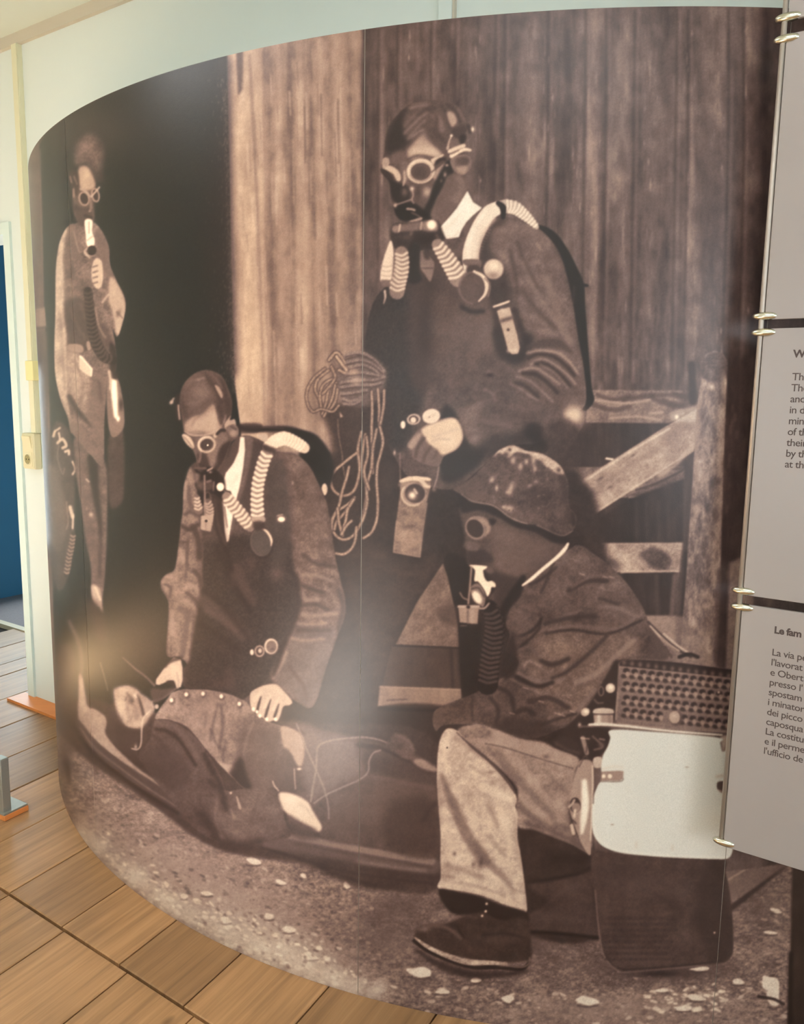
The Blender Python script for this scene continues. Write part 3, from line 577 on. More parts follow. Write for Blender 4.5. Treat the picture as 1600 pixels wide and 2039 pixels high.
# ---- coil of rope in the standing man's hand -------------------------------------
def art_rope():
    c = zz(580, 680, 4.0)
    F(c(250, 560, 430, 480, 700, 380, 780, 600, 740, 900, 700, 1300, 640, 1560, 420, 1700, 330, 1500, 300, 1100, 330, 800), 56, 7, .9, t=.35, tex='f', amp=5)
    F(c(440, 120, 600, 90, 740, 200, 760, 300, 720, 420, 600, 520, 430, 500, 380, 400, 360, 250), 104, 5, .95, t=-.1, tex='f', amp=8)
    def rope(*p, w=5.4, tn=152, op=1.):
        S(c(*p), w+2.5, 46, 1.2, .7*op); S(c(*p), w, tn, 1., op, t=.35, tex='f', amp=14)
    rope(370, 620, 380, 760, 405, 900, 410, 980, 430, 1090, w=3, tn=112)
    for q in [(300, 230, 215, 300, 190, 380, 215, 440, 240, 520, 250, 590), (330, 300, 260, 340, 230, 430, 240, 540), (360, 330, 300, 380, 280, 480, 250, 580), (350, 350, 330, 440, 300, 520, 260, 600), (320, 200, 350, 280, 320, 340, 250, 420), (370, 380, 350, 480, 300, 560)]:
        rope(*q, w=5, tn=150)
    rope(270, 215, 175, 300, 125, 400, 128, 490, 170, 560, 240, 540, 330, 560, 380, 510, w=4.5, tn=148)
    rope(300, 150, 360, 90, 420, 160, 440, 250, 380, 230, w=6, tn=150); rope(360, 120, 440, 230, w=6, tn=165)
    for q in [(430, 130, 560, 100, 660, 150, 740, 240), (440, 170, 560, 150, 660, 190, 730, 250), (460, 210, 580, 190, 690, 250), (440, 260, 560, 250, 680, 270, 740, 280), (400, 330, 540, 310, 660, 310, 730, 290), (390, 370, 520, 350, 640, 350, 720, 330), (400, 420, 500, 410, 600, 390), (410, 460, 480, 480, 560, 450), (420, 500, 500, 500, 560, 470), (430, 110, 530, 90, 600, 110)]:
        S(c(*q), 7, 136, 1.5, .8, t=-.05, tex='f', amp=12); S(c(*(np.array(q)+np.tile([0, 16], len(q)//2))), 3, 66, 1.2, .7)
    B(*c(520, 310), 14, 9, 178, .7); B(*c(490, 240), 12, 8, 160, .7, t=.3); F(c(385, 560, 415, 600, 390, 610), 168, 1, 1, sm=0)
    for q in [(640, 400, 645, 550, 640, 700, 645, 900, 650, 1050), (690, 380, 700, 540, 700, 650, 730, 790, 710, 900, 685, 1000, 680, 1130, 690, 1280, 680, 1420, 640, 1520, 575, 1568), (740, 390, 735, 520, 710, 660),
              (590, 740, 570, 860, 560, 1000, 600, 1160, 590, 1300, 560, 1420), (560, 720, 530, 860, 545, 1000, 530, 1110, 490, 1200, 410, 1230, 340, 1190, 315, 1110, 340, 1040, 430, 960, 520, 890),
              (650, 820, 640, 1000, 600, 1160, 605, 1280, 570, 1420, 500, 1540, 420, 1580, 350, 1540, 320, 1450, 360, 1360, 450, 1300, 505, 1245), (600, 760, 610, 900, 580, 1040, 620, 1180), (460, 1000, 440, 1090, 405, 1200, 380, 1310, 330, 1420, 325, 1500),
              (500, 1260, 430, 1360, 360, 1440, 345, 1500), (450, 1330, 430, 1440, 400, 1530), (370, 1330, 380, 1440, 410, 1550), (520, 1480, 510, 1580, 480, 1650, 420, 1695, 355, 1690), (480, 1430, 440, 1470, 400, 1540), (680, 700, 650, 860, 640, 1010)]:
        rope(*q)

# ---- man standing in the doorway, helper at the far left --------------------------
def art_left_man():
    a = zz(0, 0, 3.186); b = zz(0, 600, 4.0); c = zz(0, 1080, 3.186)
    # helper at the very edge
    F(b(370, 1300, 420, 1000, 480, 960, 560, 1050, 590, 1300, 600, 1600, 580, 2040, 500, 2300, 420, 2200, 370, 1700), 84, 3, .95, t=-.1, tex='c', amp=6)
    F(b(380, 1340, 440, 1350, 520, 1600, 530, 1820, 480, 2000, 400, 1900), 108, 5, .8, t=-.15)
    for p, w in [((430, 1080, 440, 1040, 480, 1010), 4), ((460, 1130, 500, 1100, 530, 1150, 500, 1170), 6), ((520, 1200, 550, 1190, 550, 1220), 5), ((470, 1050, 480, 1100), 4), ((580, 1280, 600, 1340, 580, 1380), 4), ((560, 1640, 580, 1720), 7), ((585, 1700, 580, 1810), 4), ((440, 1030, 420, 1080), 3)]: S(b(*p), w, 186, 1.2, .9)
    S(b(470, 1150, 460, 1250, 500, 1380, 515, 1330), 2, 150, 1, .6); S(b(530, 1600, 545, 1750, 530, 1820), 3, 150, 1.2, .6)
    HOSE(b(585, 1860, 570, 1960, 550, 2050, 530, 2180), [10, 11, 11, 10], 11, 150, 66, .3)
    S(c(440, 500, 500, 640, 520, 760, 510, 900, 540, 1000), [8, 10, 8, 10, 8], 128, 4, .7); S(c(510, 850, 520, 920), 5, 176, 2, .8); S(c(440, 1150, 450, 1260), 4, 176, 1.5, .8); S(c(390, 1000, 400, 1100, 420, 1200), 6, 140, 3, .6)
    F(c(360, 700, 480, 700, 480, 1250, 440, 1540, 390, 1440, 360, 1200), 98, 6, .7, t=0, tex='w', amp=8); S(c(420, 1400, 440, 1530), [16, 4], 66, 3, .8)
    # legs
    F(b(590, 1090, 720, 1180, 840, 1290, 860, 1500, 850, 2000, 830, 2300, 800, 2420, 740, 2400, 720, 2100, 680, 1900, 640, 1600, 600, 1350), 98, 2, 1, t=0, tex='c', amp=8)
    S(b(740, 1250, 760, 1500, 800, 1800, 790, 2200), [22, 14, 6, 4], 50, 4, .85, t=-.3); S(b(640, 1400, 690, 1650, 740, 1900, 770, 2200), 9, 96, 3, .7); S(b(690, 1420, 710, 1440), 4, 166, 1.2, .9); B(*b(725, 1700), 5, 6, 172, .9); B(*b(690, 1650), 3, 5, 130, .8); B(*b(830, 1520), 5, 5, 130, .8); B(*b(690, 1540), 10, 14, 98, .7); B(*b(790, 1950), 8, 20, 98, .6)
    F(b(730, 2260, 800, 2300, 820, 2480, 790, 2440, 740, 2380), 158, 2, .95, t=.1); S(b(760, 2280, 800, 2380), 4, 190, 1.5, .7); F(b(700, 2380, 800, 2440, 860, 2700, 760, 2680), 70, 6, .8)
    F(b(870, 1080, 980, 1020, 990, 1500, 960, 1620, 880, 1640, 860, 1400), 76, 3, .95, t=0, tex='c', amp=5)
    # coat
    K = np.r_[a(430, 1440, 480, 1420, 560, 1400, 630, 1440, 690, 1560, 700, 1680, 745, 1790, 790, 1880, 798, 1960, 770, 2080, 745, 2140), b(900, 230, 925, 400, 920, 560, 860, 620, 845, 800, 830, 1000, 822, 1310, 720, 1220, 600, 1080, 560, 1040, 540, 930, 480, 780, 440, 560, 436, 300), a(352, 2000, 356, 1720, 380, 1540)]
    F(K, 108, 1.5, 1, t=0, tex='c', amp=13)
    clip(K)
    F(np.r_[a(430, 1440, 400, 1620, 410, 1800, 415, 2039), b(530, 250, 530, 450, 545, 800, 555, 930, 430, 600, 430, 200), a(350, 1900, 350, 1600)], 166, 3, .95, t=.05, tex='c', amp=14)
    S(b(480, 100, 500, 400, 520, 700), 5, 118, 3, .6); S(a(370, 1640, 365, 1900), 6, 168, 3, .7); B(*b(500, 330), 10, 16, 160, .5); B(*b(480, 470), 8, 16, 122, .6)
    F(a(440, 1420, 520, 1440, 560, 1640, 560, 1900, 530, 2039, 430, 2039, 420, 1740), 100, 6, .8, tex='c', amp=14); F(a(430, 1440, 480, 1440, 520, 1600, 470, 1640), 106, 3, .8); S(a(470, 1470, 500, 1590, 520, 1600), 3, 134, 1.2, .8)
    F(b(520, 0, 690, 0, 720, 250, 700, 400, 560, 360, 530, 200), 76, 4, .85); S(b(560, 60, 620, 200, 680, 300), 6, 98, 3, .6); S(b(640, 20, 690, 150), 5, 100, 2, .6)
    F(a(620, 1450, 690, 1560, 700, 1680, 740, 1790, 700, 1800, 650, 1700, 610, 1560), 104, 3, .85)
    F(a(700, 1760, 760, 1820, 798, 1920, 795, 2000, 770, 2100, 740, 2120, 720, 2000, 690, 1900), 158, 3, .95, t=.15); B(*a(750, 1990), 5, 9, 100, .8, ang=20); S(a(740, 1980, 780, 2020), 3, 96, 1.5, .7)
    F(b(540, 410, 640, 440, 720, 600, 740, 800, 650, 880, 560, 780, 540, 600), 138, 4, .9, tex='c', amp=14); S(b(600, 480, 660, 650, 640, 820), 6, 108, 2.5, .6); S(b(550, 760, 640, 900, 740, 1000), 9, 66, 3, .8)
    F(b(560, 940, 660, 1010, 740, 1130, 815, 1240, 818, 1310, 700, 1200, 580, 1060), 112, 3, .8); F(b(720, 700, 830, 560, 840, 800, 820, 1230, 740, 1050, 700, 900), 108, 4, .8); S(b(790, 640, 810, 800), 4, 74, 2, .6)
    F(b(780, 180, 880, 230, 930, 290, 900, 400, 820, 400), 84, 4, .8); B(*b(880, 420), 6, 4, 176, .9, ang=-30); F(b(880, 330, 940, 420, 950, 540, 880, 560), 54, 3, .9); S(b(890, 250, 920, 330), 8, 120, 3, .6)
    clip()
    F(b(545, 350, 600, 340, 660, 360, 655, 410, 550, 395), 136, 1.2, 1, t=.1); F(b(690, 330, 720, 320, 725, 380, 700, 390), 146, 1.2, .9); F(b(632, 430, 660, 440, 738, 540, 730, 600, 710, 598, 635, 540), 184, 1, 1, t=.15, sm=0); S(b(640, 440, 732, 540, 728, 596), 2.5, 222, 1, .8, sm=0)
    F(b(860, 560, 900, 580, 950, 640, 985, 820, 992, 980, 960, 1050, 900, 1085, 865, 1000, 850, 780), 116, 1.5, 1, t=.1); S(b(905, 640, 915, 780, 925, 920), [12, 11, 7], 232, 2, 1, t=.2); S(b(870, 560, 885, 640, 880, 700), 5, 170, 1.5, .9); B(*b(965, 820), 5, 12, 60, .9); B(*b(940, 935), 4, 6, 230, 1); F(b(900, 560, 940, 570, 940, 620, 900, 620), 56, 2, .9)
    HOSE(b(700, -80, 720, 80, 735, 220, 770, 340, 830, 440, 900, 470), [16, 18, 20, 22, 22, 18], 18, 84, 48, .2); S(b(760, 60, 790, 200, 840, 290), 4, 140, 1.5, .5)
    # head
    F(a(480, 1060, 470, 960, 510, 880, 580, 850, 640, 900, 660, 990, 640, 1080, 620, 1160, 590, 1100, 560, 1040, 520, 1040), 106, 6, .95, t=.05, tex='c', amp=16); B(*a(640, 1120), 10, 20, 74, .6)
    F(a(500, 1060, 540, 1050, 580, 1080, 610, 1170, 600, 1300, 600, 1400, 560, 1430, 510, 1430, 470, 1360, 460, 1240, 480, 1140), 102, 2, 1, t=.1)
    F(a(500, 1080, 540, 1056, 580, 1100, 605, 1180, 560, 1210, 510, 1190), 172, 3, 1, t=.25); B(*a(548, 1100), 7, 14, 190, .7, t=.2)
    F(a(440, 1100, 470, 1080, 500, 1120, 490, 1240, 450, 1200), 72, 3, .9); S(a(445, 1120, 455, 1160), 3, 170, 1, .8); S(a(470, 1120, 490, 1170), 3, 150, 1, .7); S(a(468, 1200, 470, 1250), 4, 168, 1.2, .8)
    F(a(470, 1300, 520, 1320, 580, 1330, 590, 1400, 550, 1440, 500, 1420), 78, 3, .8)
    for x, y, rx in ((535, 1262, 9.5), (607, 1240, 7)): E(*a(x, y), rx, 13, 66, 1.2, 1, -12); RING(*a(x, y), rx, 13, 3.4, 168, 1, .95, -12, t=.15)
    S(a(510, 1200, 545, 1215, 575, 1250), 4, 176, 1.2, .9); S(a(632, 1190, 610, 1215, 580, 1250), 4, 186, 1.2, .9); S(a(575, 1260, 578, 1320, 570, 1340), 5, 140, 1.5, .8); S(a(540, 1370, 580, 1380), 5, 50, 1.5, .8)
    F(a(540, 1400, 585, 1400, 585, 1470, 600, 1520, 595, 1560, 555, 1560, 545, 1480), 216, 1.2, 1, t=.1); S(a(566, 1410, 566, 1480), 3, 130, 1, .7); S(a(550, 1530, 590, 1500), 3, 140, 1, .6)
    RING(*a(570, 1600), 10, 8, 4, 150, 1, .9); E(*a(585, 1590), 9, 10, 46, 1.5, .9); S(a(540, 1600, 570, 1640), 3, 170, 1, .8)
    F(a(585, 1690, 610, 1640, 645, 1660, 655, 1740, 645, 1820, 610, 1830, 585, 1780), 170, 1.5, 1, t=.15)
    for y in (1690, 1725, 1760, 1795): S(a(590, y+6, 620, y-4), 3, 96, 1.5, .8)
    S(a(640, 1840, 680, 1860, 660, 1900), 7, 130, 2, .8); S(a(650, 1920, 690, 1870), 4, 170, 1.2, .7)
    S(c(548, 0, 560, 200), 2, 150, 1, .2)

# ---- patient on the stretcher -----------------------------------------------------
def art_lying():
    a = zz(0, 1200, 4.0); b = zz(400, 1300, 3.2); c = zz(300, 1080, 3.478)
    # stretcher canvas, rails
    F([105, 1430, 170, 1390, 300, 1420, 640, 1440, 870, 1480, 880, 1770, 600, 1720, 430, 1690, 300, 1600, 170, 1510], 70, 4, .95, t=.1, tex='c', amp=5)
    F(a(640, 560, 680, 800, 780, 860, 860, 940, 840, 1040, 950, 1180, 1100, 1320, 1260, 1440, 1450, 1640, 1380, 1600, 1150, 1440, 900, 1280, 720, 1120, 640, 1000, 620, 850), 160, 3, 1, t=.15, tex='c', amp=8)
    F(a(640, 640, 660, 600, 690, 780, 700, 860, 650, 860), 176, 3, .8, t=.1)
    S(a(620, 960, 720, 1110, 880, 1260, 1080, 1400, 1260, 1520, 1480, 1680), [12, 20, 24, 26, 28, 30], 82, 3, 1, t=.05); S(a(640, 1000, 760, 1160, 960, 1320, 1180, 1480, 1400, 1620), 4, 124, 1.5, .7); S(a(640, 1080, 780, 1240, 980, 1400, 1220, 1560, 1420, 1680), 7, 50, 3, .8)
    # second rail at the right, with its canvas edge
    F(b(540, 1150, 820, 1200, 1100, 1250, 1480, 1290, 1480, 1420, 1100, 1360, 700, 1290, 380, 1240), 104, 5, .9, t=0)
    S(b(560, 1170, 820, 1215, 1100, 1270, 1470, 1330), [10, 15, 16, 16], 138, 3, .9); S(b(600, 1215, 900, 1270, 1200, 1320, 1470, 1370), 5, 84, 2, .8); S(b(380, 1240, 620, 1310, 900, 1390, 1200, 1440, 1480, 1470), 6, 62, 2, .9); S(b(1000, 1330, 1250, 1370, 1430, 1390), 8, 128, 2.5, .7); S(b(1000, 1380, 1480, 1430), 12, 66, 4, .7)
    # legs in dark trousers
    F(b(560, 440, 760, 490, 1000, 540, 1200, 600, 1500, 760, 1520, 1280, 1100, 1240, 780, 1180, 640, 1000, 560, 720), 92, 4, 1, t=.1, tex='c', amp=6)
    F(b(600, 470, 800, 520, 980, 570, 1030, 720, 1010, 780, 820, 880, 700, 940, 640, 760), 122, 9, .85, t=-.1); F(b(1040, 640, 1240, 670, 1480, 760, 1500, 850, 1240, 820, 1060, 740), 76, 7, .85); S(b(1000, 590, 1150, 610, 1300, 680, 1480, 760), 8, 58, 4, .8)
    F(b(800, 1000, 1000, 860, 1260, 820, 1500, 880, 1500, 1200, 1100, 1180, 800, 1140), 98, 12, .8, t=.2); S(b(1100, 790, 1300, 830, 1480, 870), 6, 112, 4, .6); F(b(1200, 960, 1480, 940, 1510, 1280, 1180, 1230), 66, 12, .7, t=.2)
    S(b(1410, 1080, 1460, 1000, 1500, 960), 7, 60, 4, .7)
    # head
    F(a(850, 900, 940, 780, 1000, 980, 1120, 1000, 1170, 1080, 1100, 1160, 980, 1180, 900, 1100), 78, 3, 1, t=.05)
    F(a(905, 700, 950, 670, 1030, 665, 1090, 690, 1130, 730, 1210, 790, 1232, 850, 1190, 920, 1140, 990, 1060, 1010, 1000, 990, 960, 910, 915, 800), 166, 4, 1, t=.25, tex='c', amp=8)
    S(a(1000, 680, 1030, 700, 1000, 780), 4, 112, 1.5, .7); F(a(950, 690, 1010, 670, 1060, 690, 1040, 740, 980, 740), 184, 4, .7, t=.2); B(*a(1050, 780), 6, 9, 92, .9); S(a(1010, 720, 1040, 760, 1030, 800), 4, 108, 2, .8); F(a(1060, 820, 1100, 840, 1120, 900, 1080, 940), 122, 4, .6); B(*a(1080, 740), 7, 6, 206, .7); S(a(1010, 800, 1030, 900, 1020, 960), 4, 132, 2, .7); S(a(1060, 880, 1040, 960), 3, 128, 1.5, .6); S(a(1095, 730, 1120, 800, 1145, 895), [3, 6, 7], 72, 3, .8); F(a(1130, 740, 1200, 790, 1230, 850, 1180, 880, 1150, 830), 150, 3, .8); B(*a(960, 830), 9, 22, 192, .7, t=.2); F(a(920, 960, 1010, 990, 1100, 1020, 1140, 1060, 1060, 1140, 940, 1080), 70, 4, .9)
    F(a(940, 1060, 1090, 1060, 1100, 1160, 1050, 1230, 980, 1180), 76, 3, .9); S(a(1050, 1165, 1100, 1170, 1125, 1120, 1130, 1000, 1145, 920, 1200, 860), 2.5, 196, 1, .9); B(*a(1080, 1150), 4, 7, 170, .8)
    # line behind the head
    S(a(980, 440, 1080, 530, 1160, 590, 1230, 660), [2, 4, 4, 5], 136, 1.5, .7); S(a(800, 480, 840, 620, 860, 700), 3, 150, 1.5, .6); S(a(1210, 790, 1300, 760, 1380, 700, 1420, 680), 4, 150, 1.5, .7); E(*a(1250, 830), 4, 5, 190, 1.2, .9)
    F(a(1200, 690, 1300, 690, 1400, 680, 1300, 770, 1230, 800), 92, 3, .8)
    # shirt
    SH = np.r_[a(1240, 930, 1270, 850, 1340, 760), c(150, 1040, 230, 1018, 350, 1015, 480, 1030, 570, 1055, 660, 1105, 720, 1180, 800, 1240), b(520, 470, 640, 540, 640, 720, 560, 640, 500, 860, 300, 870, 200, 790, 100, 690, 20, 600, -80, 480, -200, 430)]
    F(SH, 132, 1.5, 1, t=.05, tex='c', amp=12)
    clip(SH)
    F(b(270, 430, 480, 450, 520, 620, 480, 860, 240, 870, 220, 700), 100, 8, .85, t=.1); F(b(-20, 260, 120, 320, 120, 600, 60, 640, -60, 520), 138, 8, .6)
    for p, w, tn in [((110, 330, 80, 450, 60, 560), 4, 96), ((130, 330, 140, 470, 120, 600), 5, 94), ((150, 400, 130, 520, 120, 620), 3, 104), ((40, 380, 20, 480), 3, 110), ((340, 440, 290, 560, 270, 680), 3, 136), ((60, 480, 110, 600, 160, 620), 3, 84), ((160, 560, 140, 680, 180, 720), 5, 102), ((240, 300, 250, 380, 230, 480), 5, 116)]: S(b(*p), w, tn, 2, .8)
    F(b(90, 700, 150, 705, 230, 730, 220, 760, 170, 820), 168, 2, .9, t=.1); F(b(160, 820, 250, 660, 290, 760, 320, 870, 200, 870), 54, 5, .9); S(b(380, 480, 460, 640, 470, 860), 9, 92, 5, .6)
    clip()
    for q in [(145, 1095), (247, 1055), (363, 1050), (490, 1068), (615, 1120)]: B(*c(q[0]+3, q[1]+5), 6, 7, 60, .7); E(*c(*q), 3.8, 4.4, 222, 1, 1, t=.1)
    # far sleeve and cuff
    F(b(510, 480, 560, 470, 640, 520, 660, 620, 640, 720, 600, 700, 560, 620, 530, 600), 164, 2.5, 1, t=.1); F(b(530, 610, 600, 700, 610, 860, 500, 880, 480, 760), 92, 4, .9)
    S(b(500, 440, 600, 480, 660, 520), 6, 92, 2, .7); B(*b(625, 740), 5, 3, 200, 1); S(b(595, 740, 598, 800, 603, 870), 2.5, 178, 1, .8); S(b(458, 820, 470, 850, 495, 880), 3, 186, 1, .9)
    # near arm
    ARM = np.r_[a(1230, 950, 1290, 930, 1380, 950, 1480, 1010, 1560, 1080), b(20, 600, 80, 700, 130, 800, 160, 880, 260, 870, 380, 880, 460, 860, 500, 920, 540, 1080, 570, 1170, 430, 1200, 320, 1235, 220, 1240, 130, 1220, 0, 1150, -80, 1080), a(1400, 1620, 1300, 1500, 1180, 1340, 1110, 1240, 1130, 1170, 1200, 1080)]
    F(ARM, 88, 1.5, 1, t=.05, tex='c', amp=10)
    clip(ARM)
    F(a(1120, 1240, 1300, 1160, 1450, 1220, 1520, 1360, 1440, 1500, 1300, 1460), 76, 8, .8, t=0); S(a(1250, 960, 1380, 980, 1480, 1080, 1580, 1240), [14, 12, 10, 8], 106, 3, .8); S(a(1240, 1010, 1340, 1030, 1440, 1110, 1560, 1300), 7, 56, 3, .8); S(a(1500, 1020, 1600, 1130), 10, 98, 4, .7)
    F(b(160, 890, 300, 880, 450, 880, 500, 960, 540, 1120, 420, 1190, 240, 1220, 120, 1150, 60, 1000), 108, 8, .9, t=.1, tex='c', amp=8)
    S(b(60, 820, 130, 880, 160, 1000), 12, 60, 5, .8); S(b(0, 1020, 80, 1130, 220, 1220, 400, 1200), 14, 56, 7, .8); S(b(230, 920, 250, 990), [3, 6], 166, 1.5, .9); S(b(190, 1000, 220, 1060), 5, 150, 2, .7); B(*b(130, 1170), 8, 5, 140, .6, ang=40); S(b(100, 950, 95, 1060, 130, 1150), 4, 130, 2.5, .6); B(*b(190, 893), 3, 3, 190, .8); S(b(370, 900, 340, 1000, 320, 1100), 5, 92, 3, .6); B(*b(470, 1050), 14, 26, 112, .6)
    S(b(20, 640, 80, 760, 140, 860), [8, 12, 8], 50, 4, .7)
    clip()
    S(b(80, 1180, 200, 1240, 320, 1240), 10, 62, 5, .8)
    # hand
    F(b(495, 900, 540, 890, 600, 905, 680, 950, 720, 1020, 770, 1105, 755, 1140, 720, 1130, 640, 1090, 580, 1060, 545, 1020, 520, 990), 202, 2, 1, t=.1); F(b(560, 1030, 640, 1080, 740, 1130, 700, 1140, 600, 1110, 560, 1080), 104, 4, .9); S(b(620, 960, 680, 1000, 720, 1060), 4, 180, 2.5, .6); B(*b(560, 940), 12, 9, 218, .6)
    F(b(560, 1060, 700, 1130, 760, 1180, 640, 1190, 570, 1150), 86, 6, .8)
    # cords
    for q in [(610, 455, 640, 530, 690, 650, 740, 760, 790, 880, 812, 980, 815, 1060), (700, 950, 715, 850, 735, 740, 738, 650, 755, 590, 830, 560, 940, 545, 1050, 540, 1150, 560, 1230, 600, 1320, 670), (722, 960, 800, 905, 920, 850, 1010, 810, 1065, 760, 1072, 690, 1100, 640, 1145, 622)]:
        S(b(*q), 3.6, 142, 1.1, .9, t=-.1)
    F(b(1180, 590, 1230, 520, 1300, 530, 1350, 580, 1360, 660, 1310, 680, 1240, 640), 92, 3, .9, tex='c', amp=10); S(b(1240, 520, 1320, 560, 1355, 620), 5, 122, 2.5, .7); F(b(1350, 690, 1420, 680, 1500, 730, 1490, 760, 1400, 735), 150, 2.5, .9); S(b(1390, 600, 1440, 660, 1480, 700), 12, 70, 4, .7)

# ---- kneeling man ---------------------------------------------------------------
def art_kneeling():
    a = zz(300, 720, 4.0); b = zz(300, 1080, 3.478)
    # strap and pack
    S(a(680, 520, 800, 545, 950, 540, 1100, 545, 1220, 600), [8, 9, 10, 13, 20], 40, 2, 1, t=-.2); S(a(1160, 570, 1280, 640, 1360, 780, 1390, 900, 1380, 1000), [16, 34, 44, 36, 20], 40, 3, 1, t=-.4); F(a(1180, 740, 1330, 720, 1400, 960, 1340, 1000, 1280, 900), 36, 4, 1, t=-.4)
    E(*a(1385, 1020), 6, 12, 200, 1.5, 1, t=.2); S(a(760, 520, 940, 525, 1060, 535), 3, 80, 1.2, .8)
    F(a(700, 500, 880, 500, 860, 560, 700, 570), 52, 3, .8)
    # coat and body
    K = np.r_[a(320, 830, 380, 800, 480, 860, 560, 800, 660, 640, 760, 590, 900, 640, 1000, 720, 1150, 740, 1260, 830, 1330, 960, 1400, 1120, 1440, 1330, 1470, 1560), b(1290, 160, 1320, 280, 1350, 400, 1345, 520, 1300, 640, 1220, 860, 1150, 1090, 1090, 1150, 980, 1090, 900, 1080, 700, 1060, 640, 1090, 560, 1055, 400, 1020, 240, 1010, 220, 900, 250, 840, 200, 800, 112, 780, 118, 600, 124, 420, 75, 330, 70, 270, 110, 220, 165, 190, 190, 60), a(210, 1560, 230, 1400, 240, 1280, 256, 1200, 262, 1020, 290, 900)]
    F(K, 80, 1.5, 1, t=0, tex='c', amp=9)
    clip(K)
    F(b(360, 0, 1000, 0, 1020, 400, 1000, 560, 900, 760, 830, 940, 620, 1090, 250, 1040, 300, 640, 350, 350), 62, 8, .9, t=-.15, tex='f', amp=8)
    F(a(980, 760, 1150, 740, 1280, 840, 1400, 1120, 1470, 1600, 1380, 1680, 1180, 1680, 1120, 1400, 1080, 1100), 108, 7, .9, t=.2, tex='c', amp=11); F(a(960, 800, 1080, 800, 1120, 1200, 1100, 1500, 1000, 1680, 930, 1400, 920, 1000), 80, 8, .8, t=-.3); B(*a(1180, 830), 22, 12, 112, .6); B(*a(1130, 965), 3, 5, 160, .7)
    # right sleeve of the picture
    F(b(1010, 60, 1280, 60, 1330, 300, 1345, 470, 1290, 640, 1200, 900, 1140, 1110, 1080, 1140, 840, 950, 900, 800, 1000, 560, 1040, 380, 1010, 230), 116, 4, .95, t=.2, tex='c', amp=13)
    F(b(1000, 560, 1160, 600, 1280, 640, 1140, 1100, 1070, 1130, 850, 940, 920, 780), 116, 6, .8, t=-.2)
    for p, w, tn in [((1040, 230, 1140, 230, 1260, 270), 9, 128), ((1050, 300, 1130, 330, 1200, 350), 8, 88), ((1040, 350, 1080, 400, 1160, 400), 10, 130), ((1040, 440, 1140, 430, 1230, 470), 7, 90), ((1050, 500, 1160, 510, 1280, 490), 8, 134), ((1010, 560, 1100, 570, 1220, 560), 5, 134), ((1020, 610, 1140, 610, 1240, 610), 8, 94), ((960, 660, 1060, 680, 1200, 670), 6, 130), ((1300, 330, 1330, 450, 1300, 600), 8, 92), ((1060, 90, 1150, 150, 1280, 170), 8, 92), ((940, 760, 900, 860, 850, 940), 6, 136), ((960, 860, 1060, 1000, 1080, 1100), 6, 100)]: S(b(*p), w, tn+(tn-104)*.35, 2.6, .95)
    S(b(1010, 230, 1030, 400, 1000, 540, 930, 700, 850, 920), 9, 54, 4, .7)
    # left sleeve
    LS = np.r_[a(320, 840, 280, 930, 260, 1040, 254, 1200, 240, 1290, 225, 1420, 190, 1650), b(160, 190, 70, 270, 120, 420, 115, 780, 180, 790, 255, 840, 290, 700, 320, 560, 335, 440, 355, 330, 360, 150, 360, 0), a(400, 1560, 400, 1350, 380, 1180, 360, 1000)]
    F(LS, 126, 3, .95, t=.1, tex='c', amp=13)
    for p, w, tn in [((270, 1220, 320, 1200, 380, 1230), 6, 92), ((250, 1310, 310, 1340, 380, 1300), 8, 84), ((300, 1000, 310, 1120, 340, 1180), 8, 104), ((280, 960, 270, 1100), 6, 138), ((230, 1440, 300, 1440), 5, 94), ((300, 1400, 290, 1560, 300, 1660), 3, 92), ((340, 1320, 380, 1420, 390, 1560), 12, 82), ((240, 1500, 260, 1600), 8, 136)]: S(a(*p), w, tn+(tn-104)*.35, 2.6, .95)
    for p, w, tn in [((260, 40, 250, 160, 240, 260), 3, 92), ((300, 200, 340, 240, 350, 300), 9, 88), ((260, 290, 320, 320, 340, 380), 7, 136), ((250, 350, 310, 400, 330, 440), 7, 92), ((240, 400, 300, 450, 320, 500), 6, 134), ((100, 290, 140, 320, 130, 380), 6, 96), ((110, 240, 150, 240), 7, 138), ((200, 460, 260, 500, 240, 640, 220, 780), 12, 108), ((150, 480, 150, 640), 9, 134), ((280, 560, 270, 700, 250, 800), 5, 132)]: S(b(*p), w, tn+(tn-104)*.35, 2.6, .95)
    F(b(330, 420, 360, 300, 380, 500, 300, 720, 270, 800, 300, 600), 60, 5, .8)
    # waistcoat folds
    for p, w, tn in [((370, 400, 450, 480, 560, 560, 640, 640), 26, 88), ((380, 470, 480, 520, 600, 620), 10, 96), ((360, 330, 480, 420, 600, 560, 700, 680), 10, 54), ((340, 560, 460, 640, 600, 740), 10, 52), ((300, 640, 420, 700, 560, 780), 8, 68), ((600, 180, 640, 300, 700, 400), 22, 86), ((460, 40, 540, 220, 640, 400, 700, 480), 10, 48), ((680, 600, 700, 660, 720, 700), 3, 96), ((540, 900, 560, 1000), 18, 80), ((560, 200, 580, 300), 8, 80)]: S(b(*p), w, tn, 5, .7)
    B(*b(870, 220), 16, 16, 112, .7); B(*b(690, 150), 14, 20, 84, .6); B(*b(480, 980), 20, 12, 84, .6, t=.3); S(a(500, 1160, 540, 1300, 600, 1500, 640, 1660), 12, 48, 5, .8)
    clip()
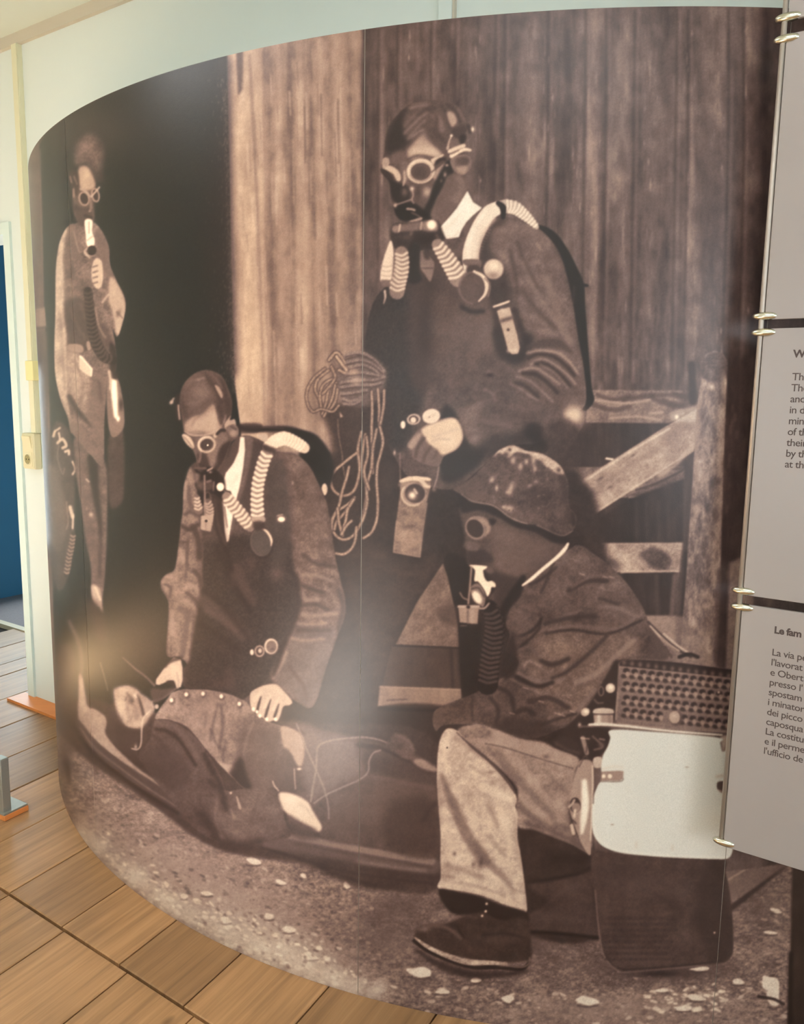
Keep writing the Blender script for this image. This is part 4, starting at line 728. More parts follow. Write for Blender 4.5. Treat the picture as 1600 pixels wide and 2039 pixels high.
    # buckle buttons
    E(*b(702, 762), 4, 6, 206, 1.2, 1); E(*b(755, 755), 10.5, 12, 160, 1.2, 1, t=.1); E(*b(755, 755), 7, 8.5, 76, 1.2, 1); E(*b(758, 752), 4, 5, 186, 1.2, 1); E(*b(835, 722), 14, 16, 196, 1.2, 1, t=.1); E(*b(837, 724), 10.5, 12.5, 122, 1.2, 1); B(*b(842, 740), 4, 3, 90, .6); RING(*b(835, 722), 14, 16, 2, 90, 1, .5, 0, 0, 120)
    # head
    F(a(200, 280, 250, 260, 230, 340, 240, 460, 220, 480, 200, 420), 52, 3, .9); S(a(222, 350, 225, 400, 232, 460), 4, 170, 1.2, .9); B(*a(165, 325), 5, 4, 190, 1, ang=-40); S(a(165, 325, 185, 295), 4, 170, 1.2, .9)
    HD = a(232, 340, 250, 210, 330, 110, 440, 68, 560, 110, 625, 230, 650, 340, 640, 480, 690, 520, 700, 600, 640, 650, 600, 760, 560, 850, 470, 900, 390, 860, 360, 760, 330, 700, 270, 640, 262, 540)
    F(HD, 90, 1.8, 1, t=.1, tex='f', amp=4)
    clip(HD)
    F(a(270, 180, 350, 120, 430, 140, 480, 220, 500, 300, 420, 400, 330, 400, 290, 280), 116, 7, .85, t=.05); B(*a(400, 250), 14, 14, 132, .6)
    for p, w, tn in [((270, 260, 340, 180, 430, 150), 5, 96), ((320, 400, 400, 360, 480, 300), 6, 96), ((300, 340, 380, 320, 470, 240), 4, 124), ((440, 120, 520, 220, 560, 330), 9, 72), ((560, 150, 600, 260, 610, 380), 8, 64), ((370, 150, 430, 130), 5, 140), ((240, 300, 270, 400, 300, 460), 7, 78), ((470, 90, 530, 150, 570, 210), 4, 110)]: S(a(*p), w, tn, 2.2, .7)
    F(a(510, 190, 550, 210, 575, 270, 560, 290), 166, 1.5, .9, t=.15); S(a(590, 330, 600, 400, 585, 480), 6, 120, 1.5, .7); F(a(580, 300, 640, 300, 650, 440, 600, 460), 72, 3, .8)
    F(a(270, 500, 330, 440, 410, 420, 500, 340, 560, 450, 570, 540, 530, 590, 420, 580, 340, 580, 280, 560), 158, 4, 1, t=.15); F(a(330, 470, 430, 450, 510, 380, 545, 470, 520, 550, 420, 550, 340, 540), 176, 4, .7, t=.15); S(a(330, 520, 350, 470, 400, 430), 4, 120, 2, .5); S(a(300, 580, 360, 560, 440, 570), 4, 118, 2, .6)
    F(a(520, 360, 570, 350, 580, 480, 550, 500), 76, 3, .85)
    F(a(350, 600, 400, 600, 390, 720, 380, 840, 350, 760), 110, 2.5, .9); F(a(500, 620, 600, 560, 620, 700, 560, 840, 480, 860, 440, 760), 126, 4, .95, t=.1); F(a(560, 680, 640, 640, 590, 780, 520, 880, 500, 860), 56, 3, .9); F(a(370, 740, 440, 740, 470, 850, 400, 880), 66, 2.5, .9); B(*a(500, 790), 9, 10, 140, .6); S(a(400, 700, 395, 770, 385, 800), 5, 128, 1.5, .8)
    clip()
    E(*a(447, 662), 18.5, 17, 178, 1.2, 1, -20, t=.15); E(*a(447, 664), 13.5, 11.5, 76, 1.2, 1, -25); E(*a(455, 668), 1.8, 1.8, 226, .8, 1); RING(*a(447, 660), 16.5, 14.5, 3, 204, 1, .8, -20, 150, 320); RING(*a(447, 664), 14, 12, 1.6, 120, .8, .7, -20, 0, 120)
    F(a(250, 585, 275, 580, 320, 610, 345, 660, 340, 695, 300, 670, 262, 620), 190, 1.2, 1, t=.15); S(a(262, 600, 300, 640, 335, 690), 3, 130, 1.2, .7); S(a(272, 555, 320, 585, 390, 590, 460, 580, 540, 545), [2, 3, 3, 3, 3], 176, 1, .9); F(a(500, 590, 545, 540, 555, 560, 520, 610), 190, 1, .9, t=.1); S(a(530, 580, 560, 550, 590, 550), 6, 46, 1.5, .9)
    F(a(590, 500, 640, 430, 630, 470, 670, 460, 680, 510, 650, 540, 600, 540), 172, 1.2, .9, t=.1); F(a(600, 530, 660, 500, 700, 540, 690, 600, 640, 600), 118, 1.5, 1); B(*a(655, 570), 8, 8, 168, .7); S(a(640, 520, 680, 540), 4, 80, 1.2, .8); S(a(600, 430, 580, 500), 3, 140, 1, .7)
    # shirt and lapels
    F(a(690, 610, 720, 600, 700, 760, 620, 860, 580, 880, 560, 850, 640, 720), 88, 2, 1, t=.1)
    F(a(715, 600, 750, 605, 755, 700, 740, 850, 710, 1010, 680, 1120, 650, 1280, 620, 1430, 605, 1440, 590, 1350, 565, 1120, 590, 1060, 580, 960, 600, 890, 660, 810, 700, 720), 222, 1.5, 1, t=-.1, sm=0)
    S(a(570, 1130, 600, 1300, 610, 1420), 5, 160, 2, .7); S(a(590, 1160, 610, 1320), 3, 108, 1.2, .8); S(a(640, 1000, 700, 900), 6, 206, 3, .5)
    F(a(755, 600, 810, 610, 820, 680, 790, 860, 740, 1060, 690, 1200, 640, 1400, 650, 1280, 690, 1100, 730, 920, 755, 720), 112, 2, .95, t=0); F(a(820, 640, 880, 680, 850, 900, 800, 1040, 780, 1200, 700, 1150, 760, 960, 800, 780), 78, 3, .9, t=-.1)
    F(a(500, 1080, 570, 1100, 590, 1350, 600, 1450, 540, 1400, 500, 1250), 60, 3, .9); S(a(510, 1100, 540, 1300, 600, 1460), 5, 96, 2, .5)
    # mouthpiece
    F(a(345, 850, 400, 880, 460, 840, 500, 850, 560, 900, 590, 950, 600, 1020, 640, 1040, 640, 1100, 590, 1130, 540, 1080, 480, 1060, 440, 1140, 390, 1120, 370, 1020, 355, 980, 380, 920), 48, 1.8, 1, t=-.1)
    S(a(350, 850, 440, 852), 4, 110, 1, .8); S(a(455, 870, 490, 850), 4, 180, 1, .9); B(*a(475, 880), 4, 3, 150, .8); F(a(370, 960, 470, 950, 500, 970, 490, 1020, 400, 1030, 365, 1000), 84, 2, .9); E(*a(556, 1000), 7.5, 8.5, 238, 1.5, 1, t=.15); S(a(505, 960, 500, 1030), 2.5, 150, 1, .8); S(a(590, 1030, 630, 1090), 3, 130, 1, .8); S(a(590, 940, 600, 1010), 2.5, 126, 1, .7); RING(*a(455, 1090), 6, 12, 2, 130, 1, .7); S(a(450, 960, 480, 950), 4, 150, 1.5, .7); B(*a(395, 985), 5, 6, 110, .7)
    F(a(350, 900, 390, 900, 380, 960, 360, 960), 130, 2, .8)
    # hoses
    HOSE(a(370, 1080, 375, 1130, 385, 1190), [10, 13, 16], 4, 196, 120, .3); HOSE(a(455, 1120, 470, 1170, 470, 1240), [14, 16, 16], 5, 176, 110, .3); S(a(430, 910, 432, 1100, 434, 1240), 3.5, 150, 1, .9)
    F(a(400, 1230, 490, 1220, 500, 1150, 500, 1260, 480, 1358, 400, 1340), 166, 1.2, 1, t=.1, sm=0); E(*a(443, 1272), 3, 3, 66, .8, 1); S(a(440, 1280, 440, 1350), 2, 120, 1, .6)
    HOSE(a(610, 1080, 660, 1150, 720, 1220, 770, 1290, 795, 1320), [21, 25, 26, 25, 20], 8, 212, 138, .15, t=.08)
    HOSE(a(928, 730, 900, 800, 875, 890, 855, 980, 848, 1080, 850, 1180, 855, 1250), [24, 24, 24, 24, 24, 25, 26], 13, 222, 142, .2, t=.05)
    F(a(810, 1240, 905, 1240, 905, 1280, 820, 1280), 170, 1.5, .9)
    HOSE(a(940, 680, 990, 640, 1070, 615, 1160, 650, 1225, 690), [24, 26, 27, 25, 22], 12, 220, 196, .1, t=.15); F(a(930, 640, 980, 590, 1060, 560, 1090, 590, 1000, 660, 960, 690), 216, 2, .9, t=.1); F(a(850, 600, 890, 575, 930, 590, 920, 640, 880, 620), 176, 1.5, 1, t=.05); F(a(890, 660, 960, 680, 1000, 700, 970, 730, 900, 710), 58, 2, .9)
    # valve disc and stud
    E(*a(885, 1450), 23, 30, 50, 3, .7, -10); E(*a(880, 1440), 22, 29, 92, 1.5, 1, -10, t=-.3); S(a(885, 1330, 930, 1360, 962, 1420, 960, 1470), [3, 5, 5, 2], 204, 1.2, 1, t=.2); RING(*a(880, 1440), 20, 27, 2, 120, 1, .5, -10, 90, 250); F(a(820, 1280, 900, 1280, 900, 1340, 830, 1340), 66, 2, .9)
    E(*a(1040, 1255), 10, 8, 120, 2, .9); E(*a(1042, 1258), 7, 5, 226, 1.5, 1, t=.1); S(a(1010, 1230, 1050, 1222), 3, 170, 1.2, .8)
    # hands
    F(b(110, 850, 160, 800, 210, 810, 222, 870, 222, 960, 210, 1005, 180, 1010, 160, 960, 130, 960, 60, 990, 35, 985, 38, 950), 184, 1.8, 1, t=.2, sm=0); S(b(120, 970, 155, 975, 160, 1000), 6, 66, 2, .9); S(b(180, 900, 195, 960, 190, 1000), 3, 150, 1.5, .6); S(b(100, 860, 130, 830, 210, 800), 6, 50, 2.5, .8); B(*b(170, 880), 12, 14, 200, .5, t=.2)
    F(b(690, 1050, 720, 1020, 790, 990, 870, 985, 930, 1040, 982, 1105, 960, 1130, 920, 1140, 900, 1200, 878, 1240, 850, 1235, 820, 1245, 795, 1235, 775, 1215, 740, 1205, 735, 1180, 705, 1170, 690, 1120), 184, 1.6, 1, t=.15)
    for p in [(765, 1070, 750, 1120, 735, 1180), (832, 1090, 812, 1150, 795, 1210), (888, 1120, 872, 1170, 858, 1210)]: S(b(*p), [2, 5, 5], 66, 1.5, .9)
    for p in [(760, 1040, 720, 1100), (830, 1060, 790, 1140), (890, 1080, 850, 1160)]: S(b(*p), 5, 204, 2.5, .6, t=.1)
    for q in [(712, 1157), (757, 1204), (805, 1226), (866, 1226), (737, 1175)]: E(*b(*q), 2.8, 3.6, 236, 1, 1)

# ---- seated man with felt hat ---------------------------------------------------
def art_sitting():
    a = zz(860, 860, 4.21); b = zz(860, 1080, 2.58); c = zz(780, 1400, 3.333)
    # far leg and shadow under the seat
    F(c(830, 600, 1200, 640, 1340, 980, 1340, 1560, 900, 1540, 870, 1380, 840, 900), 58, 4, 1, t=.15, tex='c', amp=5)
    F(c(900, 1210, 1060, 1180, 1320, 1120, 1330, 1260, 1370, 1560, 1200, 1540, 920, 1520, 900, 1420, 1060, 1330), 74, 4, .95, t=.15, tex='c', amp=5); S(c(900, 1190, 1060, 1170, 1240, 1130, 1330, 1090), 7, 46, 3, .9); S(c(900, 1420, 1020, 1350, 1120, 1260, 1240, 1200), 6, 92, 4, .5); S(c(900, 1440, 1080, 1420, 1320, 1450), 10, 88, 5, .6); S(c(920, 1520, 1100, 1530, 1370, 1560), 7, 36, 2, .95)
    S(c(1120, 1030, 1220, 1040, 1320, 1010), 20, 44, 7, .7)
    # body behind face
    F(a(250, 620, 480, 640, 700, 760, 1000, 860, 1140, 930, 1080, 1040, 760, 1290, 700, 1420, 620, 1560, 520, 1560, 480, 1400, 540, 1300, 470, 1180, 310, 1120, 290, 1000, 260, 960, 280, 900, 250, 760), 84, 2, 1, t=.15, tex='f', amp=4)
    F(a(500, 780, 640, 800, 820, 880, 1060, 960, 960, 1080, 760, 1200, 620, 1240, 540, 1120, 500, 980), 106, 7, .9, t=.2); B(*a(640, 900), 22, 16, 118, .6, t=.2); B(*a(560, 1110), 10, 9, 120, .6); S(a(840, 1120, 960, 1040, 1060, 960), 18, 96, 5, .7)
    F(a(470, 1180, 560, 1180, 700, 1220, 780, 1250, 720, 1400, 600, 1560, 520, 1460, 540, 1320), 62, 5, .9, t=.1)
    F(a(300, 990, 360, 980, 480, 1010, 510, 1090, 400, 1110, 310, 1110), 60, 4, .9); F(a(280, 930, 340, 920, 400, 950, 380, 1000, 300, 990), 104, 2.5, .9, t=.1); B(*a(310, 965), 5, 4, 122, .7); F(a(440, 960, 500, 940, 500, 1010, 470, 1020), 96, 3, .7)
    F(a(440, 1150, 500, 1140, 520, 1180, 480, 1190), 110, 3, .7)
    # shadow under the hat
    F(a(190, 500, 300, 580, 420, 600, 540, 640, 640, 720, 760, 770, 900, 800, 1040, 860, 1150, 880, 1120, 940, 1000, 920, 860, 840, 700, 800, 560, 720, 400, 660, 260, 680, 230, 600), 46, 3, .95, t=0)
    # goggles
    E(*a(372, 810), 25, 22, 112, 1.5, 1, 55, t=.15); F(a(380, 740, 430, 720, 480, 760, 490, 830, 440, 880, 450, 800), 150, 2, .95, t=.2); E(*a(362, 812), 19, 15.5, 62, 1.3, 1, 58, t=.3); RING(*a(362, 812), 21, 17.5, 2.2, 150, 1, .85, 58, t=.2); S(a(320, 730, 380, 715, 430, 725), 4, 140, 1.5, .8); F(a(480, 730, 540, 740, 520, 780, 490, 780), 44, 2, .9)
    # felt hat
    HAT = a(178, 485, 250, 440, 330, 390, 430, 290, 510, 205, 560, 155, 620, 125, 670, 112, 740, 130, 790, 158, 860, 165, 940, 190, 1050, 260, 1110, 340, 1142, 430, 1142, 540, 1150, 630, 1200, 690, 1208, 770, 1170, 835, 1110, 870, 1050, 860, 980, 830, 880, 785, 780, 772, 700, 745, 620, 700, 560, 650, 490, 615, 410, 600, 340, 585, 270, 535)
    F(HAT, 84, 1.5, 1, t=.05, tex='c', amp=13)
    clip(HAT)
    F(a(178, 485, 330, 400, 420, 420, 440, 560, 330, 580, 250, 530), 100, 5, .85, t=.15); F(a(440, 560, 640, 620, 900, 720, 1100, 800, 1140, 860, 900, 790, 700, 740, 560, 650), 98, 4, .8, t=.1, tex='c', amp=9)
    F(a(510, 210, 560, 155, 670, 112, 790, 158, 940, 190, 1060, 265, 1110, 350, 1080, 360, 1020, 330, 940, 280, 880, 230, 820, 200, 740, 170, 690, 180, 640, 220, 600, 190, 540, 200), 186, 2.5, .95, t=.1, tex='c', amp=16)
    for x, y, rx, ry, g in [(680, 240, 7, 9, 0), (740, 290, 6, 9, 0), (850, 240, 6, 10, 0), (860, 310, 5, 9, 0), (660, 470, 7, 14, 20), (640, 505, 7, 5, 0), (870, 420, 6, 5, 0), (820, 450, 7, 4, -30), (650, 640, 10, 8, 0), (600, 630, 5, 4, 0), (1040, 300, 10, 7, 40), (500, 400, 6, 9, 30), (790, 250, 5, 7, 0), (720, 220, 6, 5, 0), (540, 470, 4, 7, 0)]:
        B(*a(x, y), rx, ry, 182, .85, ang=g, t=.1)
    for x, y, rx, ry in [(620, 190, 6, 6), (720, 230, 6, 8), (800, 200, 6, 5), (900, 260, 8, 6), (1060, 320, 5, 6), (560, 190, 6, 4), (650, 150, 4, 4)]: B(*a(x, y), rx, ry, 78, .8)
    S(a(1025, 480, 1010, 560, 960, 630), 2, 120, 1, .7); B(*a(900, 520), 40, 40, 68, .6); S(a(1090, 380, 1120, 480, 1130, 600, 1160, 760), 12, 62, 5, .7); S(a(1180, 690, 1190, 770), 9, 50, 3, .8); B(*a(420, 360), 12, 24, 88, .5, ang=40)
    for i in range(60): B(*a(RNG.uniform(380, 1050), RNG.uniform(300, 780)), RNG.uniform(1, 3.5), RNG.uniform(1, 3), RNG.choice([118, 60, 130]), .5)
    clip()
    S(a(250, 525, 330, 580, 420, 600, 500, 615, 570, 655, 640, 710, 720, 748, 800, 772), 2.2, 152, 1, .9, t=.15); S(a(880, 785, 980, 830, 1050, 862, 1110, 870, 1180, 830), 2.2, 138, 1, .8)
    # jacket
    J = np.r_[b(700, 40, 760, 15, 830, 60, 900, 110, 1000, 210, 1080, 330, 1120, 430, 1200, 540, 1210, 590, 1090, 605, 960, 605, 920, 680, 870, 760, 800, 850, 740, 930, 640, 965, 560, 1000, 470, 1005, 360, 985, 280, 960, 200, 935, 60, 940, 20, 970, 5, 900, 40, 850, 210, 780, 310, 725, 430, 650, 440, 600, 380, 560, 400, 480, 380, 420, 400, 340, 440, 250, 560, 150)]
    F(J, 88, 1.5, 1, t=.15, tex='c', amp=12)
    clip(J)
    F(b(640, 120, 780, 60, 900, 130, 1010, 240, 1080, 360, 1090, 460, 960, 440, 860, 330, 740, 260, 620, 300), 102, 9, .85, t=.1, tex='c', amp=13)
    F(b(540, 480, 760, 440, 1000, 480, 1080, 540, 940, 640, 840, 780, 740, 900, 640, 940, 560, 820, 500, 700), 112, 9, .8, t=.3, tex='c', amp=15)
    B(*b(680, 560), 40, 20, 120, .6, t=.4); B(*b(900, 640), 40, 14, 118, .6, ang=-45, t=.35); B(*b(1000, 380), 26, 26, 108, .5)
    for p, w, tn in [((470, 230, 540, 160, 640, 80, 700, 60), 10, 104), ((500, 220, 560, 190, 640, 130), 5, 62), ((640, 60, 600, 170, 560, 260), 5, 66), ((700, 250, 800, 200, 900, 200), 9, 70), ((720, 230, 820, 175, 900, 170), 5, 108), ((560, 460, 640, 400, 760, 350), 5, 104), ((580, 420, 700, 390, 840, 380), 9, 70), ((580, 470, 720, 450, 900, 470, 1080, 400), [4, 5, 5, 5], 58), ((600, 450, 720, 430, 860, 440, 960, 440, 1060, 380), 5, 110), ((860, 330, 960, 340, 1040, 380), 8, 112), ((860, 290, 900, 300, 960, 320), 6, 72),
                     ((900, 480, 820, 560, 700, 660, 620, 700), 8, 72), ((1040, 500, 940, 590, 840, 680, 740, 720), 10, 122), ((560, 610, 620, 630, 700, 600), 10, 66), ((470, 640, 500, 610, 560, 640), 4, 128), ((440, 670, 500, 700, 600, 720, 680, 700), 8, 112), ((430, 690, 540, 740, 620, 720), 8, 58), ((320, 740, 400, 780, 420, 860), 8, 64), ((400, 700, 520, 760, 640, 800, 720, 830), 3, 118), ((500, 820, 600, 800, 700, 850), 10, 72), ((420, 880, 480, 860, 520, 880), 9, 66), ((300, 800, 340, 860, 330, 930), 7, 66), ((600, 900, 640, 940, 700, 930), 4, 116), ((840, 760, 760, 850, 720, 930), 7, 112), ((560, 940, 640, 910, 740, 880), 7, 66),
                     ((420, 400, 470, 330, 540, 360), 6, 104), ((390, 450, 440, 480, 520, 450, 560, 390), 6, 54), ((560, 390, 540, 460, 430, 560), 4, 50), ((430, 330, 500, 360, 560, 380), 4, 56), ((430, 560, 500, 540, 540, 580), 7, 98)]: S(b(*p), w, tn+(tn-88)*.4, 2.8, .9)
    F(b(390, 340, 450, 280, 540, 360, 550, 400, 440, 490, 380, 480), 98, 4, .7, t=.15, tex='c', amp=7)
    for x, y, g in [(770, 165, 20), (890, 180, 30), (920, 180, 10), (640, 880, -30), (670, 890, 40), (720, 870, 0), (410, 880, -60), (560, 820, 20), (480, 750, -40)]: S([*b(x-12, y-4), *b(x+14, y+4)], 2.2, 172, 1, .8)
    F(b(0, 860, 60, 840, 210, 790, 220, 860, 200, 930, 60, 940, 10, 960), 88, 4, .8, t=.4, tex='c', amp=12); S(b(210, 790, 205, 860, 210, 920), 4, 56, 2, .8); F(b(10, 870, 50, 850, 60, 930, 20, 960), 96, 3, .7, t=.3)
    F(b(300, 950, 440, 900, 640, 940, 740, 920, 640, 970, 500, 1010), 58, 6, .7); S(b(1110, 490, 1140, 540), 4, 46, 2, .9)
    clip()
    S(b(470, 180, 430, 260, 380, 330, 350, 400), [10, 24, 18, 14], 40, 3, .9)
    F(b(420, 470, 440, 640, 400, 700, 360, 690, 370, 560), 48, 4, .85)
    # collar, mouthpiece
    S(a(1140, 940, 1110, 990, 1040, 1060, 920, 1160, 840, 1230, 760, 1288), [5, 8, 7, 7, 7, 4], 222, 1.2, 1, t=.05)
    HOSE(a(480, 1480, 510, 1560, 520, 1650, 510, 1760, 490, 1880, 475, 2010, 465, 2120), [34, 40, 42, 42, 42, 42, 42], 15, 70, 38, .15)
    F(a(100, 1100, 220, 1480, 220, 1600, 240, 2100, 380, 2100, 400, 1900, 420, 1600, 300, 1620), 40, 4, .85, t=.1)
    HOSE(a(490, 1500, 510, 1570, 518, 1660, 508, 1770, 490, 1880, 475, 2010, 465, 2120), [30, 36, 38, 38, 38, 38, 38], 15, 78, 40, .15)
    F(a(315, 1118, 455, 1128, 450, 1150, 430, 1165, 440, 1220, 465, 1255, 500, 1250, 532, 1275, 530, 1305, 500, 1305, 490, 1345, 465, 1382, 440, 1330, 390, 1260, 355, 1250, 360, 1160), 226, 1.3, 1, t=.2)
    F(a(320, 1310, 380, 1270, 430, 1320, 450, 1400, 430, 1470, 390, 1440, 340, 1380), 128, 1.5, 1, t=.15); E(*a(378, 1390), 8, 14, 226, 2, 1, -30, t=.15); S(a(330, 1320, 390, 1310, 440, 1380), 3, 70, 1, .8); S(a(390, 1480, 440, 1480, 478, 1440), 4, 168, 1.2, .9, t=.1); S(a(235, 1350, 260, 1390, 300, 1410), 3, 150, 1, .9)
    F(a(220, 1462, 395, 1460, 382, 1612, 232, 1600), 148, 1.2, 1, t=.2, sm=0); S(a(222, 1466, 394, 1464), 5, 178, 1.2, .9); S(a(300, 1500, 300, 1600), 4, 104, 1.5, .7); E(*a(305, 1470), 4, 3.5, 50, 1, 1); S(a(340, 1490, 336, 1600), 5, 170, 2, .6); S(a(332, 1130, 320, 1280, 305, 1440), 4, 158, 1, .9, t=.2); S(a(240, 1628, 290, 1626), 3, 110, 1, .8)
    # trousers
    TH = c(830, 560, 700, 420, 440, 200, 560, 145, 700, 180, 850, 235, 1000, 260, 1100, 310, 1240, 370, 1220, 460, 1190, 640, 1180, 760, 1240, 900, 1330, 1010, 1200, 940, 1050, 880, 940, 840, 840, 820, 830, 680)
    F(TH, 146, 2, 1, t=.05, tex='c', amp=12)
    clip(TH)
    F(c(560, 150, 850, 240, 1100, 310, 1230, 370, 1200, 430, 980, 370, 760, 300, 600, 280), 160, 5, .8, t=.05); S(c(620, 270, 760, 300, 980, 370, 1200, 435), 2.5, 96, 1.2, .8)
    for p, w, tn in [((700, 320, 820, 480, 940, 620, 1080, 760), 14, 116), ((640, 300, 740, 420, 820, 540), 10, 112), ((820, 360, 960, 540, 1120, 680), 14, 164), ((850, 680, 980, 780, 1160, 840), 18, 104), ((1020, 440, 1100, 540, 1170, 600), 8, 128), ((840, 600, 920, 700, 1060, 800), 10, 160), ((1000, 560, 1080, 640), 7, 126), ((900, 800, 1100, 870, 1280, 960), 12, 92)]: S(c(*p), w, tn, 4, .7)
    B(*c(1020, 355), 8, 6, 108, .7); B(*c(560, 200), 34, 9, 116, .85, ang=14); F(c(1160, 700, 1190, 640, 1200, 800, 1320, 990, 1200, 930), 104, 5, .7)
    clip()
    LG = c(300, 500, 305, 340, 325, 230, 370, 170, 440, 190, 520, 280, 640, 380, 740, 480, 800, 560, 830, 640, 820, 690, 836, 740, 834, 900, 850, 980, 868, 1100, 884, 1220, 895, 1385, 830, 1370, 740, 1335, 600, 1280, 460, 1250, 310, 1230, 325, 1160, 322, 1040, 324, 880, 312, 700)
    F(c(440, 190, 560, 145, 640, 170, 660, 220, 480, 230), 128, 3, .9, t=.1, tex='c', amp=12)
    F(LG, 180, 1.5, 1, t=.05, tex='c', amp=13)
    clip(LG)
    for p, w, tn in [((330, 480, 400, 660, 480, 840, 560, 980, 640, 1060), [10, 18, 22, 20, 12], 112), ((560, 940, 640, 1060, 740, 1160, 820, 1280), [16, 18, 14, 8], 122), ((300, 500, 320, 640, 330, 800), 8, 146), ((420, 230, 560, 330, 700, 440, 800, 560), 9, 146), ((520, 420, 620, 480, 760, 520), 6, 152), ((580, 460, 580, 640, 590, 860), 2, 140), ((640, 680, 680, 760, 700, 820), 10, 154), ((640, 880, 700, 960, 760, 1020), 8, 150), ((820, 740, 826, 900, 860, 1100), 6, 158), ((400, 560, 480, 660, 560, 820), 10, 196), ((600, 560, 700, 600, 780, 640), 16, 206), ((720, 700, 760, 860, 790, 1000), 12, 200), ((340, 720, 380, 900, 420, 1060), 14, 194), ((360, 1080, 500, 1120, 600, 1160), 8, 150), ((330, 1180, 480, 1200, 640, 1240, 760, 1290), 4, 140), ((330, 1150, 420, 1160), 6, 124), ((640, 1120, 760, 1220, 860, 1320), 8, 198), ((360, 240, 340, 380), 12, 204)]: S(c(*p), w, tn, 4, .7)
    B(*c(590, 1060), 7, 10, 92, .8); B(*c(415, 1000), 4, 5, 110, .8); B(*c(540, 1070), 5, 5, 110, .7); E(*c(368, 297), 1.8, 1.8, 60, .8, 1); B(*c(650, 460), 7, 4, 112, .6); B(*c(370, 1070), 7, 7, 136, .6)
    S(c(310, 1200, 460, 1225, 640, 1270, 760, 1320, 895, 1370), 8, 190, 3, .6)
    clip()
    S(c(430, 195, 540, 300, 660, 400, 760, 510, 820, 600), [2, 4, 5, 5, 3], 74, 1.8, .85)
    # boot
    F(c(310, 1240, 460, 1258, 600, 1290, 740, 1345, 895, 1390, 890, 1480, 700, 1500, 520, 1430, 380, 1380), 46, 2, 1, t=.2)
    F(c(150, 1580, 170, 1500, 240, 1470, 340, 1470, 420, 1440, 500, 1410, 600, 1390, 720, 1440, 880, 1420, 915, 1500, 925, 1620, 920, 1700, 800, 1720, 640, 1720, 480, 1690, 340, 1660, 220, 1620), 64, 2, 1, t=.35, tex='c', amp=7)
    S(c(180, 1500, 260, 1480, 360, 1490, 460, 1560), 8, 100, 3, .8, t=.2); B(*c(220, 1500), 9, 6, 130, .7); S(c(560, 1560, 700, 1580, 860, 1560), 14, 84, 6, .7, t=.35); S(c(430, 1480, 480, 1560), 4, 40, 2, .9); S(c(600, 1540, 760, 1530, 880, 1560), 4, 42, 2.5, .7); S(c(400, 1440, 480, 1410, 560, 1430), 4, 96, 2, .7)
    S(c(150, 1580, 240, 1640, 380, 1700, 540, 1745, 700, 1750, 860, 1765, 915, 1720), [8, 11, 13, 14, 11, 9, 5], 46, 1.5, 1, t=.2); S(c(155, 1560, 240, 1620, 370, 1680, 500, 1720, 640, 1725, 760, 1730), [4, 8, 10, 12, 9, 5], 168, 1.5, .95, t=.1, tex='g', amp=30); S(c(760, 1745, 860, 1755, 910, 1730, 915, 1690), 3, 130, 1.5, .8); B(*c(560, 1725), 12, 5, 206, .8); B(*c(740, 1740), 12, 3, 170, .7)
    S(c(160, 1640, 320, 1740, 520, 1800, 760, 1800, 900, 1780), [6, 14, 16, 12, 6], 50, 4, .8)
    for q in [(622, 1382), (598, 1412), (628, 1332)]: B(*c(*q), 3, 3, 206, .95)

